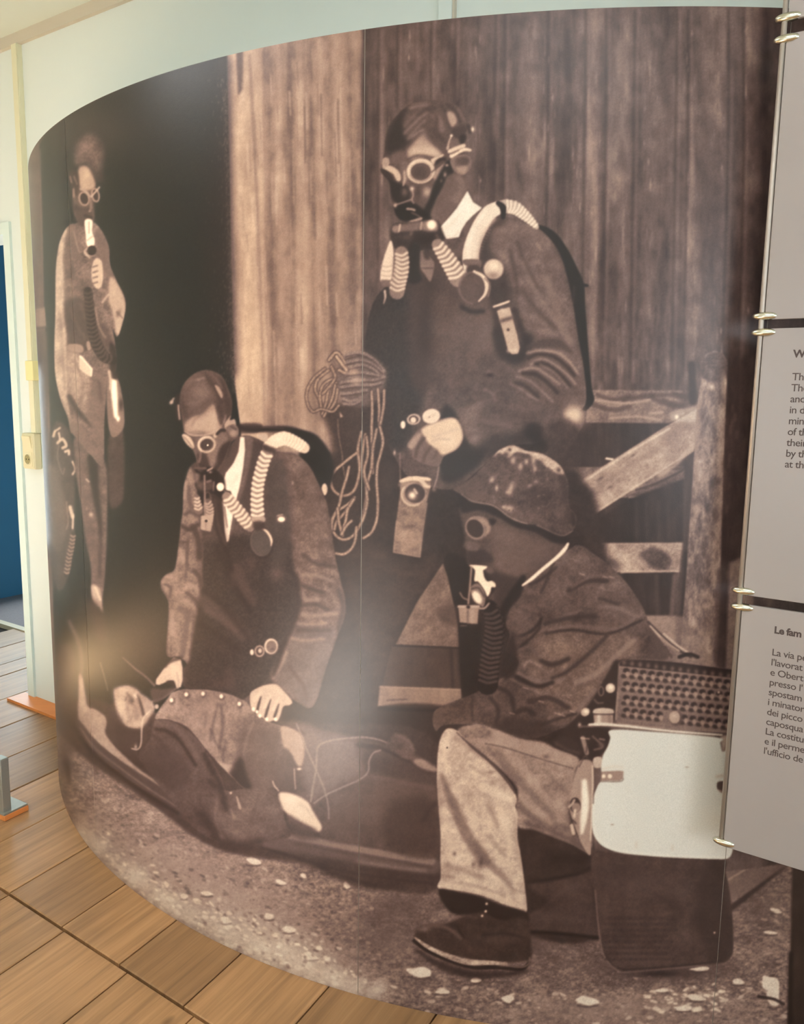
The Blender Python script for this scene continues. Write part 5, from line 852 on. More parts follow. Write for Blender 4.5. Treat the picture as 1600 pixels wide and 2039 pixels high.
# ---- breathing apparatus on the seated man's back ----------------------------------
def art_apparatus():
    a = zz(1100, 1280, 2.9975); b = zz(860, 1080, 2.58)
    # straps above the box
    for q, w, tn in [((1110, 410, 1180, 480, 1260, 550, 1330, 590), 5, 72), ((1120, 430, 1200, 510, 1270, 560), 3, 190), ((1190, 470, 1260, 530, 1320, 570), 4, 186), ((1180, 490, 1250, 560), 3, 140), ((1270, 590, 1320, 575, 1365, 590), 7, 42), ((1200, 540, 1230, 590), 4, 84)]: S(b(*q), w, tn, 1.2, .95)
    F(b(1130, 480, 1200, 540, 1210, 600, 1120, 600), 84, 3, .8)
    # dark body behind the valves
    F(a(390, 110, 330, 180, 250, 320, 170, 420, 60, 520, 20, 590, 100, 640, 200, 690, 260, 700, 330, 620, 350, 500, 390, 400), 56, 3, 1, t=.1)
    F(a(0, 590, 90, 630, 180, 680, 150, 600, 60, 560), 62, 3, .8); S(a(20, 600, 90, 640, 160, 660), 5, 92, 2, .7); S(a(180, 570, 200, 640, 205, 660), 9, 150, 1.5, .9); S(a(170, 570, 220, 575), 2.5, 196, 1, .8); S(a(240, 560, 300, 620, 250, 640), 4, 130, 1.5, .7); S(a(280, 575, 310, 580), 3, 170, 1, .8); B(*a(290, 610), 7, 6, 110, .7); S(a(210, 590, 200, 660), 2, 70, 1, .8)
    E(*a(345, 272), 9.5, 9.5, 180, 1.3, 1); B(*a(345, 265), 6, 6, 236, .9); RING(*a(290, 290), 5, 9, 2.5, 150, 1, .7); E(*a(195, 415), 9, 8, 176, 1.3, 1, -40); B(*a(200, 410), 6, 5, 232, .9); S(a(250, 340, 270, 360, 300, 360), 4, 110, 1.5, .8); B(*a(160, 490), 4, 5, 190, .8); S(a(370, 390, 380, 440), 5, 60, 2, .8)
    # grille box
    BX = a(395, 125, 420, 105, 560, 100, 760, 120, 1000, 150, 1105, 165, 1103, 300, 1088, 470, 1078, 515, 1050, 540, 980, 535, 700, 515, 440, 495, 385, 480, 372, 450, 385, 280)
    F(BX, 124, 1.5, 1, t=0, tex='f', amp=4, sm=0)
    clip(BX, sm=0)
    F(a(400, 95, 700, 110, 1110, 165, 1100, 215, 760, 180, 400, 140), 54, 1.5, 1, sm=0)
    for i in range(14): B(*a(425+i*48, 118+i*6), 5, 6, 116, .9)
    S(a(400, 145, 740, 180, 1090, 218), 3, 148, 1.2, .9)
    for r, (x0, y0, x1, y1) in enumerate([(440, 168, 1040, 236), (440, 248, 1045, 310), (440, 330, 1045, 392), (440, 404, 1035, 476)]):
        n = 13
        for i in range(n):
            k = i/(n-1); x, y = x0+(x1-x0)*k, y0+(y1-y0)*k
            if r == 3 and 5 <= i <= 6: continue
            E(*a(x, y), 6.5, 5.5, 58, 1.2, 1); E(*a(x-14, y+32), 6, 4.5, 66, 1.2, .95); E(*a(x+8, y+20), 4.5, 5.5, 158, 1.2, .9); S(a(x-18, y+14, x-4, y+18), 3, 142, 1, .7)
        S(a(x0-20, y0+56, (x0+x1)/2, (y0+y1)/2+56, x1+20, y1+56), 4, 134, 1.2, .8)
    E(*a(738, 452), 13, 15, 92, 2, .9); E(*a(728, 446), 11, 12.5, 168, 1.5, 1); B(*a(722, 436), 6, 6, 190, .8)
    S(a(388, 300, 380, 440, 400, 485, 700, 515, 1040, 538), 4, 150, 1.5, .8); S(a(1098, 200, 1090, 460), 6, 112, 2, .7); B(*a(990, 295), 3, 3, 210, .9)
    clip()
    # cap and ledge
    F(a(250, 398, 300, 390, 358, 398, 358, 425, 250, 425), 184, 1.2, 1, t=-.1); F(a(244, 430, 362, 430, 362, 490, 250, 490), 158, 1.2, 1, sm=0); S(a(276, 432, 276, 488), 7, 212, 2, .8, t=-.2); S(a(340, 432, 340, 488), 4, 112, 2, .7); S(a(246, 428, 360, 428), 2.5, 100, 1, .8)
    S(a(220, 492, 300, 488, 440, 500, 700, 528, 1010, 552), [6, 7, 6, 5, 4], 214, 1.2, 1, t=-.3); S(a(240, 500, 440, 510, 700, 540, 980, 562), 2.5, 110, 1, .7); S(a(160, 500, 240, 500), 4, 120, 1.5, .7); F(a(970, 560, 1020, 560, 1000, 580, 980, 578), 66, 1.2, 1)
    F(a(1000, 560, 1080, 540, 1085, 900, 1060, 1200, 1040, 1240, 1020, 700), 176, 2.5, .9, t=-.1, sm=0); S(a(1020, 640, 1060, 600, 1080, 560), 6, 132, 2, .7)
    # steel bottle at the side
    F(a(175, 700, 150, 740, 120, 840, 100, 980, 140, 1120, 190, 1230, 232, 1255, 245, 1000, 245, 735), 158, 1.5, 1, t=.05); S(a(190, 830, 195, 960, 185, 1060, 175, 1140), [10, 15, 13, 5], 232, 3, 1, t=-.2); S(a(240, 735, 240, 900, 228, 1180), 3, 212, 1, .9); S(a(248, 740, 250, 900, 235, 1200), 2, 84, 1, .8); F(a(245, 690, 290, 685, 300, 740, 250, 745), 184, 1.5, 1, t=-.1)
    E(*a(135, 970), 11, 15, 66, 1.5, .95); E(*a(142, 985), 9, 10, 146, 1.5, 1); S(a(100, 980, 120, 960, 130, 940), 5, 190, 1.2, .9); S(a(135, 1000, 130, 1040), 5, 200, 1.2, .9); S(a(115, 1090, 125, 1140), 7, 196, 1.3, .9); S(a(105, 1080, 120, 1060, 140, 1080), 3, 70, 1.2, .8); S(a(210, 690, 190, 680, 160, 740), 3, 96, 1.2, .8)
    # dark bag
    BG = a(232, 1160, 240, 1230, 330, 1250, 600, 1280, 1005, 1290, 1030, 1370, 1055, 1480, 1072, 1640, 1078, 1820, 1060, 1880, 1010, 1912, 860, 1930, 640, 1950, 440, 1966, 380, 1952, 330, 1905, 295, 1830, 272, 1680, 255, 1520, 232, 1420, 230, 1300)
    F(BG, 76, 1.5, 1, t=.15, tex='c', amp=7)
    clip(BG)
    F(a(900, 1320, 1040, 1330, 1080, 1800, 1020, 1900, 840, 1700, 860, 1560), 60, 9, .7); S(a(300, 1420, 560, 1440, 760, 1460), 40, 84, 12, .5); B(*a(480, 1640), 70, 26, 84, .5, t=.3); B(*a(420, 1350), 50, 26, 66, .6); S(a(600, 1500, 760, 1600, 720, 1680), 12, 60, 6, .5); B(*a(900, 1650), 20, 24, 54, .5); S(a(420, 1860, 560, 1900, 700, 1890), 18, 92, 6, .5)
    clip()
    S(a(255, 1480, 270, 1660, 295, 1830, 330, 1905, 385, 1955, 440, 1967, 640, 1952, 900, 1928), 2.5, 130, 1, .85); S(a(390, 1940, 440, 1950, 640, 1938, 860, 1918, 1010, 1898), 2, 46, 1, .8); B(*a(965, 1730), 2.5, 2.5, 190, .9); B(*a(640, 1975), 50, 8, 44, .8)
    # lettering stamped on the bag, too worn to read
    r = np.random.default_rng(9)
    for i in range(8):
        y = 1645+i*35; x = 318
        while x < 690:
            w = r.uniform(18, 60)
            S(a(x, y, x+w, y+1), 5, 56, 1.2, .55, sm=0); 
            for k in range(int(w/9)): S(a(x+k*9, y-5, x+k*9+2, y+5), 1.6, 88, .8, .5)
            x += w+10
    # white enamel cover
    FL = a(350, 522, 560, 530, 980, 566, 1000, 600, 1012, 650, 1040, 660, 1050, 800, 1052, 1000, 1072, 1200, 1072, 1250, 1045, 1288, 960, 1292, 780, 1285, 600, 1275, 420, 1256, 320, 1225, 270, 1185, 242, 1130, 236, 1040, 245, 920, 275, 840, 290, 760, 300, 680, 330, 620, 345, 570)
    F(FL, 222, 1.3, 1, t=-.75)
    clip(FL)
    S(a(250, 900, 245, 1100, 300, 1200, 420, 1245, 700, 1275, 1040, 1285), 5, 236, 2, .6, t=-.5); S(a(290, 760, 360, 740, 420, 745), 4, 196, 2, .7); B(*a(620, 760), 90, 130, 214, .4, t=-1); B(*a(350, 1000), 40, 110, 228, .5, t=-.9)
    for q in [(800, 742), (355, 1085)]: B(*a(*q), 4, 2, 150, .7)
    S(a(500, 1190, 500, 1225), 3, 190, 2, .6); S(a(715, 1210, 715, 1240), 3, 190, 2, .6); S(a(980, 800, 1040, 790), 6, 180, 3, .7)
    clip()
    S(a(1045, 660, 1052, 830, 1050, 1000), 4, 172, 1.5, .6)
    F(a(270, 770, 400, 764, 425, 768, 422, 812, 400, 826, 272, 826), 150, 1.2, 1, t=.05, sm=0); S(a(272, 828, 400, 829, 424, 812), 2, 96, 1, .8); E(*a(305, 798), 4, 4, 226, 1, 1); E(*a(342, 798), 4, 4.5, 226, 1, 1); F(a(262, 760, 290, 765, 285, 830, 255, 850), 112, 1.5, .9); S(a(262, 850, 246, 900, 243, 960), 3, 110, 1.2, .8)
    F(a(990, 830, 1058, 838, 1055, 892, 1010, 896, 982, 870), 86, 1.8, 1, t=.1); S(a(985, 880, 1050, 900), 2, 240, 1, .6)
    S(a(1095, 170, 1088, 500, 1060, 560), 3, 160, 1.5, .6)

RAMP_T = [0, 40, 80, 110, 150, 200, 235, 260]
RAMP = np.array([(24, 16, 16), (50, 37, 36), (93, 72, 69), (123, 98, 93), (170, 140, 128), (216, 191, 171), (241, 228, 208), (250, 245, 232)], float)
def colour():
    t = np.clip(TONE, 0, 260)
    c = np.stack([np.interp(t, RAMP_T, RAMP[:, i]) for i in range(3)], -1)
    g = c.mean(-1, keepdims=True)
    w = TINT[..., None]
    cool = g*np.array([1.005, 1.0, .965]); warm = c*np.array([1.05, .98, .84])
    c = np.where(w < 0, c*(1+w)+cool*(-w), c*(1-w)+warm*w)
    return np.clip(c/255, 0, 1).astype(np.float32)

def paint_all():
    for n in ('background', 'rack', 'ground', 'standing', 'crate', 'rope', 'left_man', 'lying', 'kneeling', 'sitting', 'apparatus'):
        f = globals().get('art_'+n)
        if f: f()
    L = TONE[420:1250, 96:262]; m = np.clip((L-66)/30, 0, 1); L += m*L*.14  # left man's lighter tones raised in colour to offset weak light there
    k = np.clip((TONE-30)/70, 0, 1)*np.clip((TINT+.65)*4, .12, 1)
    TONE[:] += (N_CLOTH*4.5+N_FINE*5+N_BIG*4)*k

# ---------------------------------------------------------------------------
# materials
# ---------------------------------------------------------------------------
M = {}
M['wall'] = material('painted_wall', srgb(220, 231, 228), .85, noise=(3, .03, (1, 1, 1)), bump=(60, .08))
M['ceiling'] = material('ceiling_paint', srgb(212, 222, 214), .9, noise=(2, .03, (1, 1, 1)))
M['cove'] = material('cove_paint', srgb(200, 194, 178), .7)
M['casing'] = material('casing_paint', srgb(216, 234, 230), .5)
M['duct'] = material('duct_plastic', srgb(222, 222, 192), .45)
M['switch'] = material('switch_plastic', srgb(222, 217, 182), .35)
M['switch_dark'] = material('socket_hole', srgb(150, 142, 100), .5)
M['blue'] = material('blue_paint', srgb(80, 136, 166), .75, noise=(2, .05, (1, 1, 1)))
M['carpet'] = material('grey_carpet', srgb(132, 122, 122), .95, noise=(90, .2, (1, 1, 1)), bump=(300, .4))
M['orange'] = material('varnished_pine', srgb(222, 140, 76), .45, noise=(5, .14, (1, 9, 9)))
M['strip'] = material('threshold_strip', srgb(196, 178, 146), .5)
M['joint'] = material('joint_dark', srgb(38, 29, 22), .95)  # dark brown for open board gaps and pin holes
M['steel'] = material('brushed_steel', srgb(168, 170, 162), .5, .65, noise=(40, .08, (1, 1, 12)))
M['satin'] = material('satin_nickel', srgb(214, 212, 196), .24, 1.0)
M['rod'] = material('rod_metal', srgb(172, 164, 156), .45, .6)
M['panel'] = material('frosted_panel', srgb(147, 140, 138), .3, noise=(2.2, .05, (1, 1, 1)), bump=(500, .05))
M['ink'] = material('black_ink', srgb(66, 54, 52), .7)
M['core'] = material('panel_core', srgb(205, 196, 182), .7)
M['glass_frame'] = material('window_frame_paint', srgb(232, 232, 226), .5)

def wood_material():
    m = bpy.data.materials.new('old_floor_wood'); m.use_nodes = True
    nt = m.node_tree; N = nt.nodes; L = nt.links; p = N['Principled BSDF']
    tc = N.new('ShaderNodeTexCoord'); oi = N.new('ShaderNodeObjectInfo')
    off = N.new('ShaderNodeVectorMath'); off.operation = 'ADD'
    sc = N.new('ShaderNodeVectorMath'); sc.operation = 'SCALE'; sc.inputs[3].default_value = 37.0
    cx = N.new('ShaderNodeCombineXYZ')
    for i in range(3): L.new(oi.outputs['Random'], cx.inputs[i])
    L.new(cx.outputs[0], sc.inputs[0]); L.new(tc.outputs['Object'], off.inputs[0]); L.new(sc.outputs[0], off.inputs[1])
    # grain, distorted by a slow noise
    mp = N.new('ShaderNodeMapping'); mp.inputs['Scale'].default_value = (1.3, 34, 1)
    g = N.new('ShaderNodeTexNoise'); g.inputs['Scale'].default_value = 1.6; g.inputs['Detail'].default_value = 7; g.inputs['Roughness'].default_value = .62; g.inputs['Distortion'].default_value = .5
    L.new(off.outputs[0], mp.inputs[0]); L.new(mp.outputs[0], g.inputs['Vector'])
    big = N.new('ShaderNodeTexNoise'); big.inputs['Scale'].default_value = 2.6; big.inputs['Detail'].default_value = 4; L.new(off.outputs[0], big.inputs['Vector'])
    r = N.new('ShaderNodeValToRGB'); e = r.color_ramp.elements
    e[0].position = .18; e[0].color = srgb(126, 94, 64); e[1].position = .84; e[1].color = srgb(192, 150, 106)
    k = e.new(.5); k.color = srgb(166, 126, 86)
    L.new(g.outputs['Fac'], r.inputs[0])
    hs = N.new('ShaderNodeHueSaturation')
    mr = N.new('ShaderNodeMapRange'); mr.inputs[3].default_value = .78; mr.inputs[4].default_value = 1.14; L.new(oi.outputs['Random'], mr.inputs[0])
    mb = N.new('ShaderNodeMapRange'); mb.inputs[1].default_value = .3; mb.inputs[2].default_value = .7; mb.inputs[3].default_value = .8; mb.inputs[4].default_value = 1.15; L.new(big.outputs['Fac'], mb.inputs[0])
    mu = N.new('ShaderNodeMath'); mu.operation = 'MULTIPLY'; L.new(mr.outputs[0], mu.inputs[0]); L.new(mb.outputs[0], mu.inputs[1])
    L.new(mu.outputs[0], hs.inputs['Value']); L.new(r.outputs[0], hs.inputs['Color'])
    # knots
    vo = N.new('ShaderNodeTexVoronoi'); vo.inputs['Scale'].default_value = 5.0; mk = N.new('ShaderNodeMapping'); mk.inputs['Scale'].default_value = (.55, 1, 1)
    L.new(off.outputs[0], mk.inputs[0]); L.new(mk.outputs[0], vo.inputs['Vector'])
    kr = N.new('ShaderNodeValToRGB'); ke = kr.color_ramp.elements; ke[0].position = .035; ke[0].color = (1, 1, 1, 1); ke[1].position = .085; ke[1].color = (0, 0, 0, 1)
    L.new(vo.outputs['Distance'], kr.inputs[0])
    mx = N.new('ShaderNodeMix'); mx.data_type = 'RGBA'; mx.inputs[7].default_value = srgb(74, 48, 30)
    km = N.new('ShaderNodeMath'); km.operation = 'MULTIPLY'; km.inputs[1].default_value = .7; L.new(kr.outputs[0], km.inputs[0])
    L.new(km.outputs[0], mx.inputs[0]); L.new(hs.outputs[0], mx.inputs[6]); L.new(mx.outputs[2], p.inputs['Base Color'])
    p.inputs['Roughness'].default_value = .5
    b = N.new('ShaderNodeBump'); b.inputs['Strength'].default_value = .14; b.inputs['Distance'].default_value = .003
    L.new(g.outputs['Fac'], b.inputs['Height']); L.new(b.outputs[0], p.inputs['Normal'])
    return m
M['wood'] = wood_material()

# ---------------------------------------------------------------------------
# floor: old pine boards, two runs meeting at a butt joint
# ---------------------------------------------------------------------------
UMIN, UMAX, VMAX, ZC = -1.9, 6.4, 5.5, 2.93
def slab(name, pts, z0, z1, mat, parent=None, kind='structure'):
    n = len(pts); v = [(p[0], p[1], z0) for p in pts]+[(p[0], p[1], z1) for p in pts]
    f = [list(range(n))[::-1], list(range(n, 2*n))]+[[i, (i+1) % n, n+(i+1) % n, n+i] for i in range(n)]
    o = mesh_obj(name, v, f, mat, parent)
    if kind and not parent: o['kind'] = kind
    return o

floor = slab('floor', [room(UMIN-.2, VMAX+.2), room(UMAX+.2, VMAX+.2), room(UMAX+.2, -2.2), room(UMIN-.2, -2.2)], -.12, -.022, M['joint'])
tag(floor, 'worn pine board floor with dark open joints', None, kind='structure')
BA = math.radians(61.5); BD = Vector((math.cos(BA), math.sin(BA), 0)); BN = Vector((math.sin(BA), -math.cos(BA), 0))
SA = math.radians(-34.5); SD = Vector((math.cos(SA), math.sin(SA), 0)); SN = Vector((-SD.y, SD.x, 0)); SEAM = 1.1566
def along(off, c):
    """distance along a board at lateral offset off where it meets the line p.SN = c"""
    return (c-(BN*off).dot(SN))/BD.dot(SN)
def board(o0, o1, c0, c1, dz):
    g = .0022
    o0 += g; o1 -= g
    base = BN*((o0+o1)/2); h = (o1-o0)/2
    pts = []
    for off, c in ((o0, c0), (o1, c0), (o1, c1), (o0, c1)):
        pts.append((along(off, c), off))
    mid = sum(p[0] for p in pts)/4; om = (o0+o1)/2
    loc = [(p[0]-mid, -(p[1]-om)) for p in pts]          # local x along the board, y across
    ch = .0028; ins = []
    cx = sum(p[0] for p in loc)/4; cy = sum(p[1] for p in loc)/4
    for x, y in loc: ins.append((x-math.copysign(ch, x-cx), y-math.copysign(ch, y-cy)))
    v = [(x, y, -.0216) for x, y in loc]+[(x, y, -.0025) for x, y in loc]+[(x, y, 0) for x, y in ins]
    f = [[3, 2, 1, 0], [8, 9, 10, 11]]
    for a, b in ((0, 4), (4, 8)):
        for i in range(4): f.append([a+i, a+(i+1) % 4, b+(i+1) % 4, b+i])
    bm = bmesh.new(); vv = [bm.verts.new(p) for p in v]
    for q in f: bm.faces.new([vv[i] for i in q])
    o = from_bm('floor_board', bm, M['wood'], floor)
    o.location = BD*mid+BN*om+Vector((0, 0, dz)); o.rotation_euler = (0, 0, BA)
    return o
rb = np.random.default_rng(4)
JA = [-4.40, -4.13, -3.867, -3.71, -3.42, -3.13, -2.846, -2.587, -2.316, -2.048, -1.788, -1.535, -1.289, -1.02, -.745, -.48, -.21, .05, .31, .58, .84, 1.1]
JB = [-4.2, -3.93, -3.66, -3.39, -3.12, -2.85, -2.58, -2.31, -2.042, -1.768, -1.494, -1.245, -.98, -.71, -.44, -.17, .1, .37, .64, .91, 1.18, 1.45, 1.72, 2.0, 2.27, 2.54, 2.8, 3.06]
wall_c = (room(0, -.62)).dot(SN)
for a, b in zip(JA[:-1], JA[1:]):
    c1 = wall_c if b < -2.2 else min(wall_c, 2.6)
    board(a, b, SEAM+.004, c1, rb.uniform(-.0012, 0))
for a, b in zip(JB[:-1], JB[1:]): board(a, b, -2.35, SEAM-.004, rb.uniform(-.0012, 0))

# ---------------------------------------------------------------------------
# room shell
# ---------------------------------------------------------------------------
DO0, DO1, DZ = -1.02, -.03, 2.142            # doorway in the main wall
def wall_piece(name, u0, u1, v0, v1, z0, z1, mat, parent=None):
    return slab(name, [room(u0, v0), room(u1, v0), room(u1, v1), room(u0, v1)], z0, z1, mat, parent)
wb = wall_piece('wall_back', DO1, UMAX, -.14, 0, 0, ZC, M['wall']); tag(wb, 'pale mint painted wall behind the curved photo panel')
wall_piece('wall_section', UMIN, DO0, -.14, 0, 0, ZC, M['wall'], wb); wall_piece('lintel', DO0, DO1, -.14, 0, DZ, ZC, M['wall'], wb)
# rear wall with two windows, left wall with one
def wall_with_windows(name, axis, pos, a0, a1, wins):
    def pc(nm, s0, s1, z0, z1, par):
        if axis == 'v': return wall_piece(nm, s0, s1, pos, pos+.14, z0, z1, M['wall'], par)
        return wall_piece(nm, pos-.14, pos, s0, s1, z0, z1, M['wall'], par)
    root = None; cur = a0
    for (s0, s1, z0, z1) in wins:
        if root is None: root = pc(name, cur, s0, 0, ZC, None)
        else: pc('wall_section', cur, s0, 0, ZC, root)
        pc('wall_section', s0, s1, 0, z0, root); pc('wall_section', s0, s1, z1, ZC, root); cur = s1
    pc('wall_section', cur, a1, 0, ZC, root); return root
wall_with_windows('wall_front', 'v', VMAX, UMIN, UMAX, [(-.55, .15, .9, 2.55), (1.6, 2.6, .9, 1.95), (3.0, 5.8, .7, 1.8)])
wall_piece('wall_left', UMIN-.14, UMIN, 0, VMAX, 0, ZC, M['wall']); wall_with_windows('wall_right', 'u', UMAX+.14, -.14, VMAX+.14, [(1.5, 3.7, .8, 2.3)])  # right-wall window is unseen, added to carry the side fill light
ce = slab('ceiling', [room(UMIN-.14, VMAX+.14), room(UMAX+.14, VMAX+.14), room(UMAX+.14, -2.2), room(UMIN-.14, -2.2)], ZC, ZC+.1, M['ceiling'])
def bars(nm, axis, pos, s0, s1, z0, z1, n):
    k = []
    t = .05
    segs = [(s0, s1, z0, z0+t), (s0, s1, z1-t, z1), (s0, s0+t, z0+t, z1-t), (s1-t, s1, z0+t, z1-t)]+[(s0+(s1-s0)*i/n-.015, s0+(s1-s0)*i/n+.015, z0+t, z1-t) for i in range(1, n)]
    root = None
    for (a, b, c, d) in segs:
        q = (a, b, pos+.05, pos+.10) if axis == 'v' else (pos-.10, pos-.05, a, b)
        o = wall_piece(nm if root is None else 'window_bar', *q, c, d, M['glass_frame'], root)
        root = root or o
bars('window_1', 'v', VMAX, -.55, .15, .9, 2.55, 1); bars('window_2', 'v', VMAX, 1.6, 2.6, .9, 1.95, 1); bars('window_3', 'v', VMAX, 3.0, 5.8, .7, 1.8, 3); bars('window_4', 'u', UMAX+.14, 1.5, 3.7, .8, 2.3, 2)

# unseen slab added outside that keeps the sun off the wide window
nb = wall_piece('sun_block_slab', 2.78, 9.5, 7.5, 7.8, -1, 6.5, M['wall'])

# blue hall behind the doorway
hb = wall_piece('wall_hall', UMIN, 1.2, -2.0, -1.86, 0, ZC, M['blue']); tag(hb, 'deep blue wall of the hall seen through the doorway')
wall_piece('wall_hall_right', .55, .69, -1.86, -.14, 0, ZC, M['blue']); wall_piece('wall_hall_left', UMIN-.14, UMIN, -2.0, 0, 0, ZC, M['blue'])
mat_ = slab('hall_carpet', [room(UMIN, -.62), room(.55, -.62), room(.55, -1.86), room(UMIN, -1.86)], -.02, .004, M['carpet']); tag(mat_, 'grey carpet on the hall floor beyond the doorway', kind='structure')
st = slab('trim_2', [room(UMIN, -.575), room(.55, -.575), room(.55, -.62), room(UMIN, -.62)], -.02, .008, M['strip']); tag(st, 'pale threshold strip where boards meet grey carpet')

# ceiling moulding, casing, base board
cv = wall_piece('trim_1', UMIN, UMAX, 0, .018, 2.885, ZC, M['cove']); tag(cv, 'beige moulding strip where the wall meets the ceiling')
cs = wall_piece('door_1', DO1, DO1+.05, 0, .012, 0, DZ+.05, M['casing']); tag(cs, 'pale mint door casing of the opening to the blue hall')
wall_piece('casing_head', DO0-.05, DO1, 0, .012, DZ, DZ+.05, M['casing'], cs); wall_piece('casing_jamb', DO0-.05, DO0, 0, .012, 0, DZ, M['casing'], cs)
bb = wall_piece('baseboard_back', -.075, 1.05, .0, .092, 0, .013, M['orange']); tag(bb, 'orange varnished base board lying along the wall foot')

# wall batten further right
bt = wall_piece('trim_3', 2.22, 2.262, 0, .016, 0, 2.885, M['wall']); tag(bt, 'narrow painted batten on the wall above the photo panel')
wall_piece('batten_edge', 2.262, 2.27, 0, .012, 0, 2.885, M['cove'], bt)  # darker colour paints in the shaded side of the batten

# ---------------------------------------------------------------------------
# cable duct, coupling, switch and socket
# ---------------------------------------------------------------------------
RZ = WA
def wall_local(name, u, z, label, cat):
    o = empty(name, room(u, 0, z), RZ); return tag(o, label, cat)
# local axes of these: x along the wall to the right, -y out of the wall, z up
du = wall_local('cable_duct', .128, 1.27, 'cream plastic cable duct running down the wall from the ceiling moulding to the light switch', 'cable duct')
box('duct_channel', (0, -.02, .004), (.04, .001, 1.615), M['duct'], du, .0015)
box('duct_lid', (.002, -.0255, .004), (.038, -.019, 1.615), M['duct'], du, .002)
cp = box('coupling_sleeve', (-.008, -.031, .235), (.050, -.0, .320), material('old_plastic', srgb(232, 226, 168), .4), du, .003); cp['label'] = 'yellowish coupling sleeve'
sw = wall_local('light_switch', .072, 1.113, 'cream surface mounted light switch over a round socket on the mint wall', 'light switch')
box('housing', (0, -.036, 0), (.094, .001, .16), M['switch'], sw, .006, 3)
box('frame', (.005, -.0385, .005), (.089, -.033, .155), M['switch'], sw, .003, 2)
bm = bmesh.new()
for x, z, y in ((.016, .085, -.038), (.078, .085, -.038), (.078, .146, -.0475), (.016, .146, -.0475), (.016, .085, -.036), (.078, .085, -.036), (.078, .146, -.036), (.016, .146, -.036)): bm.verts.new((x, y, z))
bm.verts.ensure_lookup_table()
for q in ((0, 1, 2, 3), (7, 6, 5, 4), (0, 4, 5, 1), (1, 5, 6, 2), (2, 6, 7, 3), (3, 7, 4, 0)): bm.faces.new([bm.verts[i] for i in q])
from_bm('rocker', bm, M['switch'], sw)
box('socket_plate', (.014, -.0405, .012), (.080, -.037, .076), M['switch'], sw, .002)
def disc(name, cx, cz, r, y0, y1, mat, parent, inner=0):
    bm = bmesh.new(); n = 28
    ring = lambda rr, y: [bm.verts.new((cx+rr*math.cos(2*math.pi*i/n), y, cz+rr*math.sin(2*math.pi*i/n))) for i in range(n)]
    if inner:
        A, B_, C_, D_ = ring(r, y0), ring(r, y1), ring(inner, y1), ring(inner, y0)
        for X, Y in ((A, B_), (B_, C_), (C_, D_), (D_, A)):
            for i in range(n): bm.faces.new((X[i], X[(i+1) % n], Y[(i+1) % n], Y[i]))
    else:
        A, B_ = ring(r, y0), ring(r, y1)
        bm.faces.new(A); bm.faces.new(B_[::-1])
        for i in range(n): bm.faces.new((A[i], A[(i+1) % n], B_[(i+1) % n], B_[i]))
    return from_bm(name, bm, mat, parent)
so = disc('socket_well', .047, .044, .0225, -.0412, -.039, M['switch_dark'], sw)
disc('socket_rim', .047, .044, .026, -.0425, -.040, M['switch'], sw, .0222)
for dx in (-.0095, .0095): disc('pin_hole', .047+dx, .044, .003, -.0418, -.040, M['joint'], so)
for dz in (-.019, .019): box('earth_clip', (.045, -.0424, .044+dz-.003), (.049, -.040, .044+dz+.003), M['satin'], so)

# ---------------------------------------------------------------------------
# steel foot of a display stand at the left
# ---------------------------------------------------------------------------
fa = math.radians(60)
ft = empty('display_stand_foot', (-1.347, 2.583, 0), fa); tag(ft, 'short square steel post on a base plate with a wooden block beneath', 'stand foot')
# local x runs along the boards (away from the camera), y to the left
box('wood_block', (0, -.002, 0), (.092, .20, .019), M['orange'], ft, .002)
box('base_plate', (0, 0, .019), (.09, .20, .026), M['steel'], ft, .001)
box('post', (.006, .012, .0255), (.036, .052, .215), M['steel'], ft, .0015)
box('post_cap', (.0075, .0135, .2148), (.0345, .0505, .217), M['steel'], ft, .0008)

# ---------------------------------------------------------------------------
# the curved photo panel
# ---------------------------------------------------------------------------
CX, CY, RAD, ZT = .6132, 3.78126, 2.1, 2.2187
AZ_L, AZ_R = math.radians(-172.0), math.radians(-75.6)
SEAMS = [math.radians(a) for a in (-138.29, -109.59, -86.6)]
def print_uv(x, y, z):
    """where a point of the panel falls on the artwork plate"""
    px, py, pz = x, y, z-CAM_H
    d = px*CF[0]+py*CF[1]+pz*CF[2]
    return 800+FPX*(px*CR[0]+py*CR[1]+pz*CR[2])/d, 1019.5-FPX*(px*CU[0]+py*CU[1]+pz*CU[2])/d

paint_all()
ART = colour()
ART = np.where(ART <= .04045, ART/12.92, ((ART+.055)/1.055)**2.4).astype(np.float32)*PRINT_GAIN*np.interp(TONE, [0, 110, 160, 205], [.52, .68, .86, 1.02])[..., None].astype(np.float32)

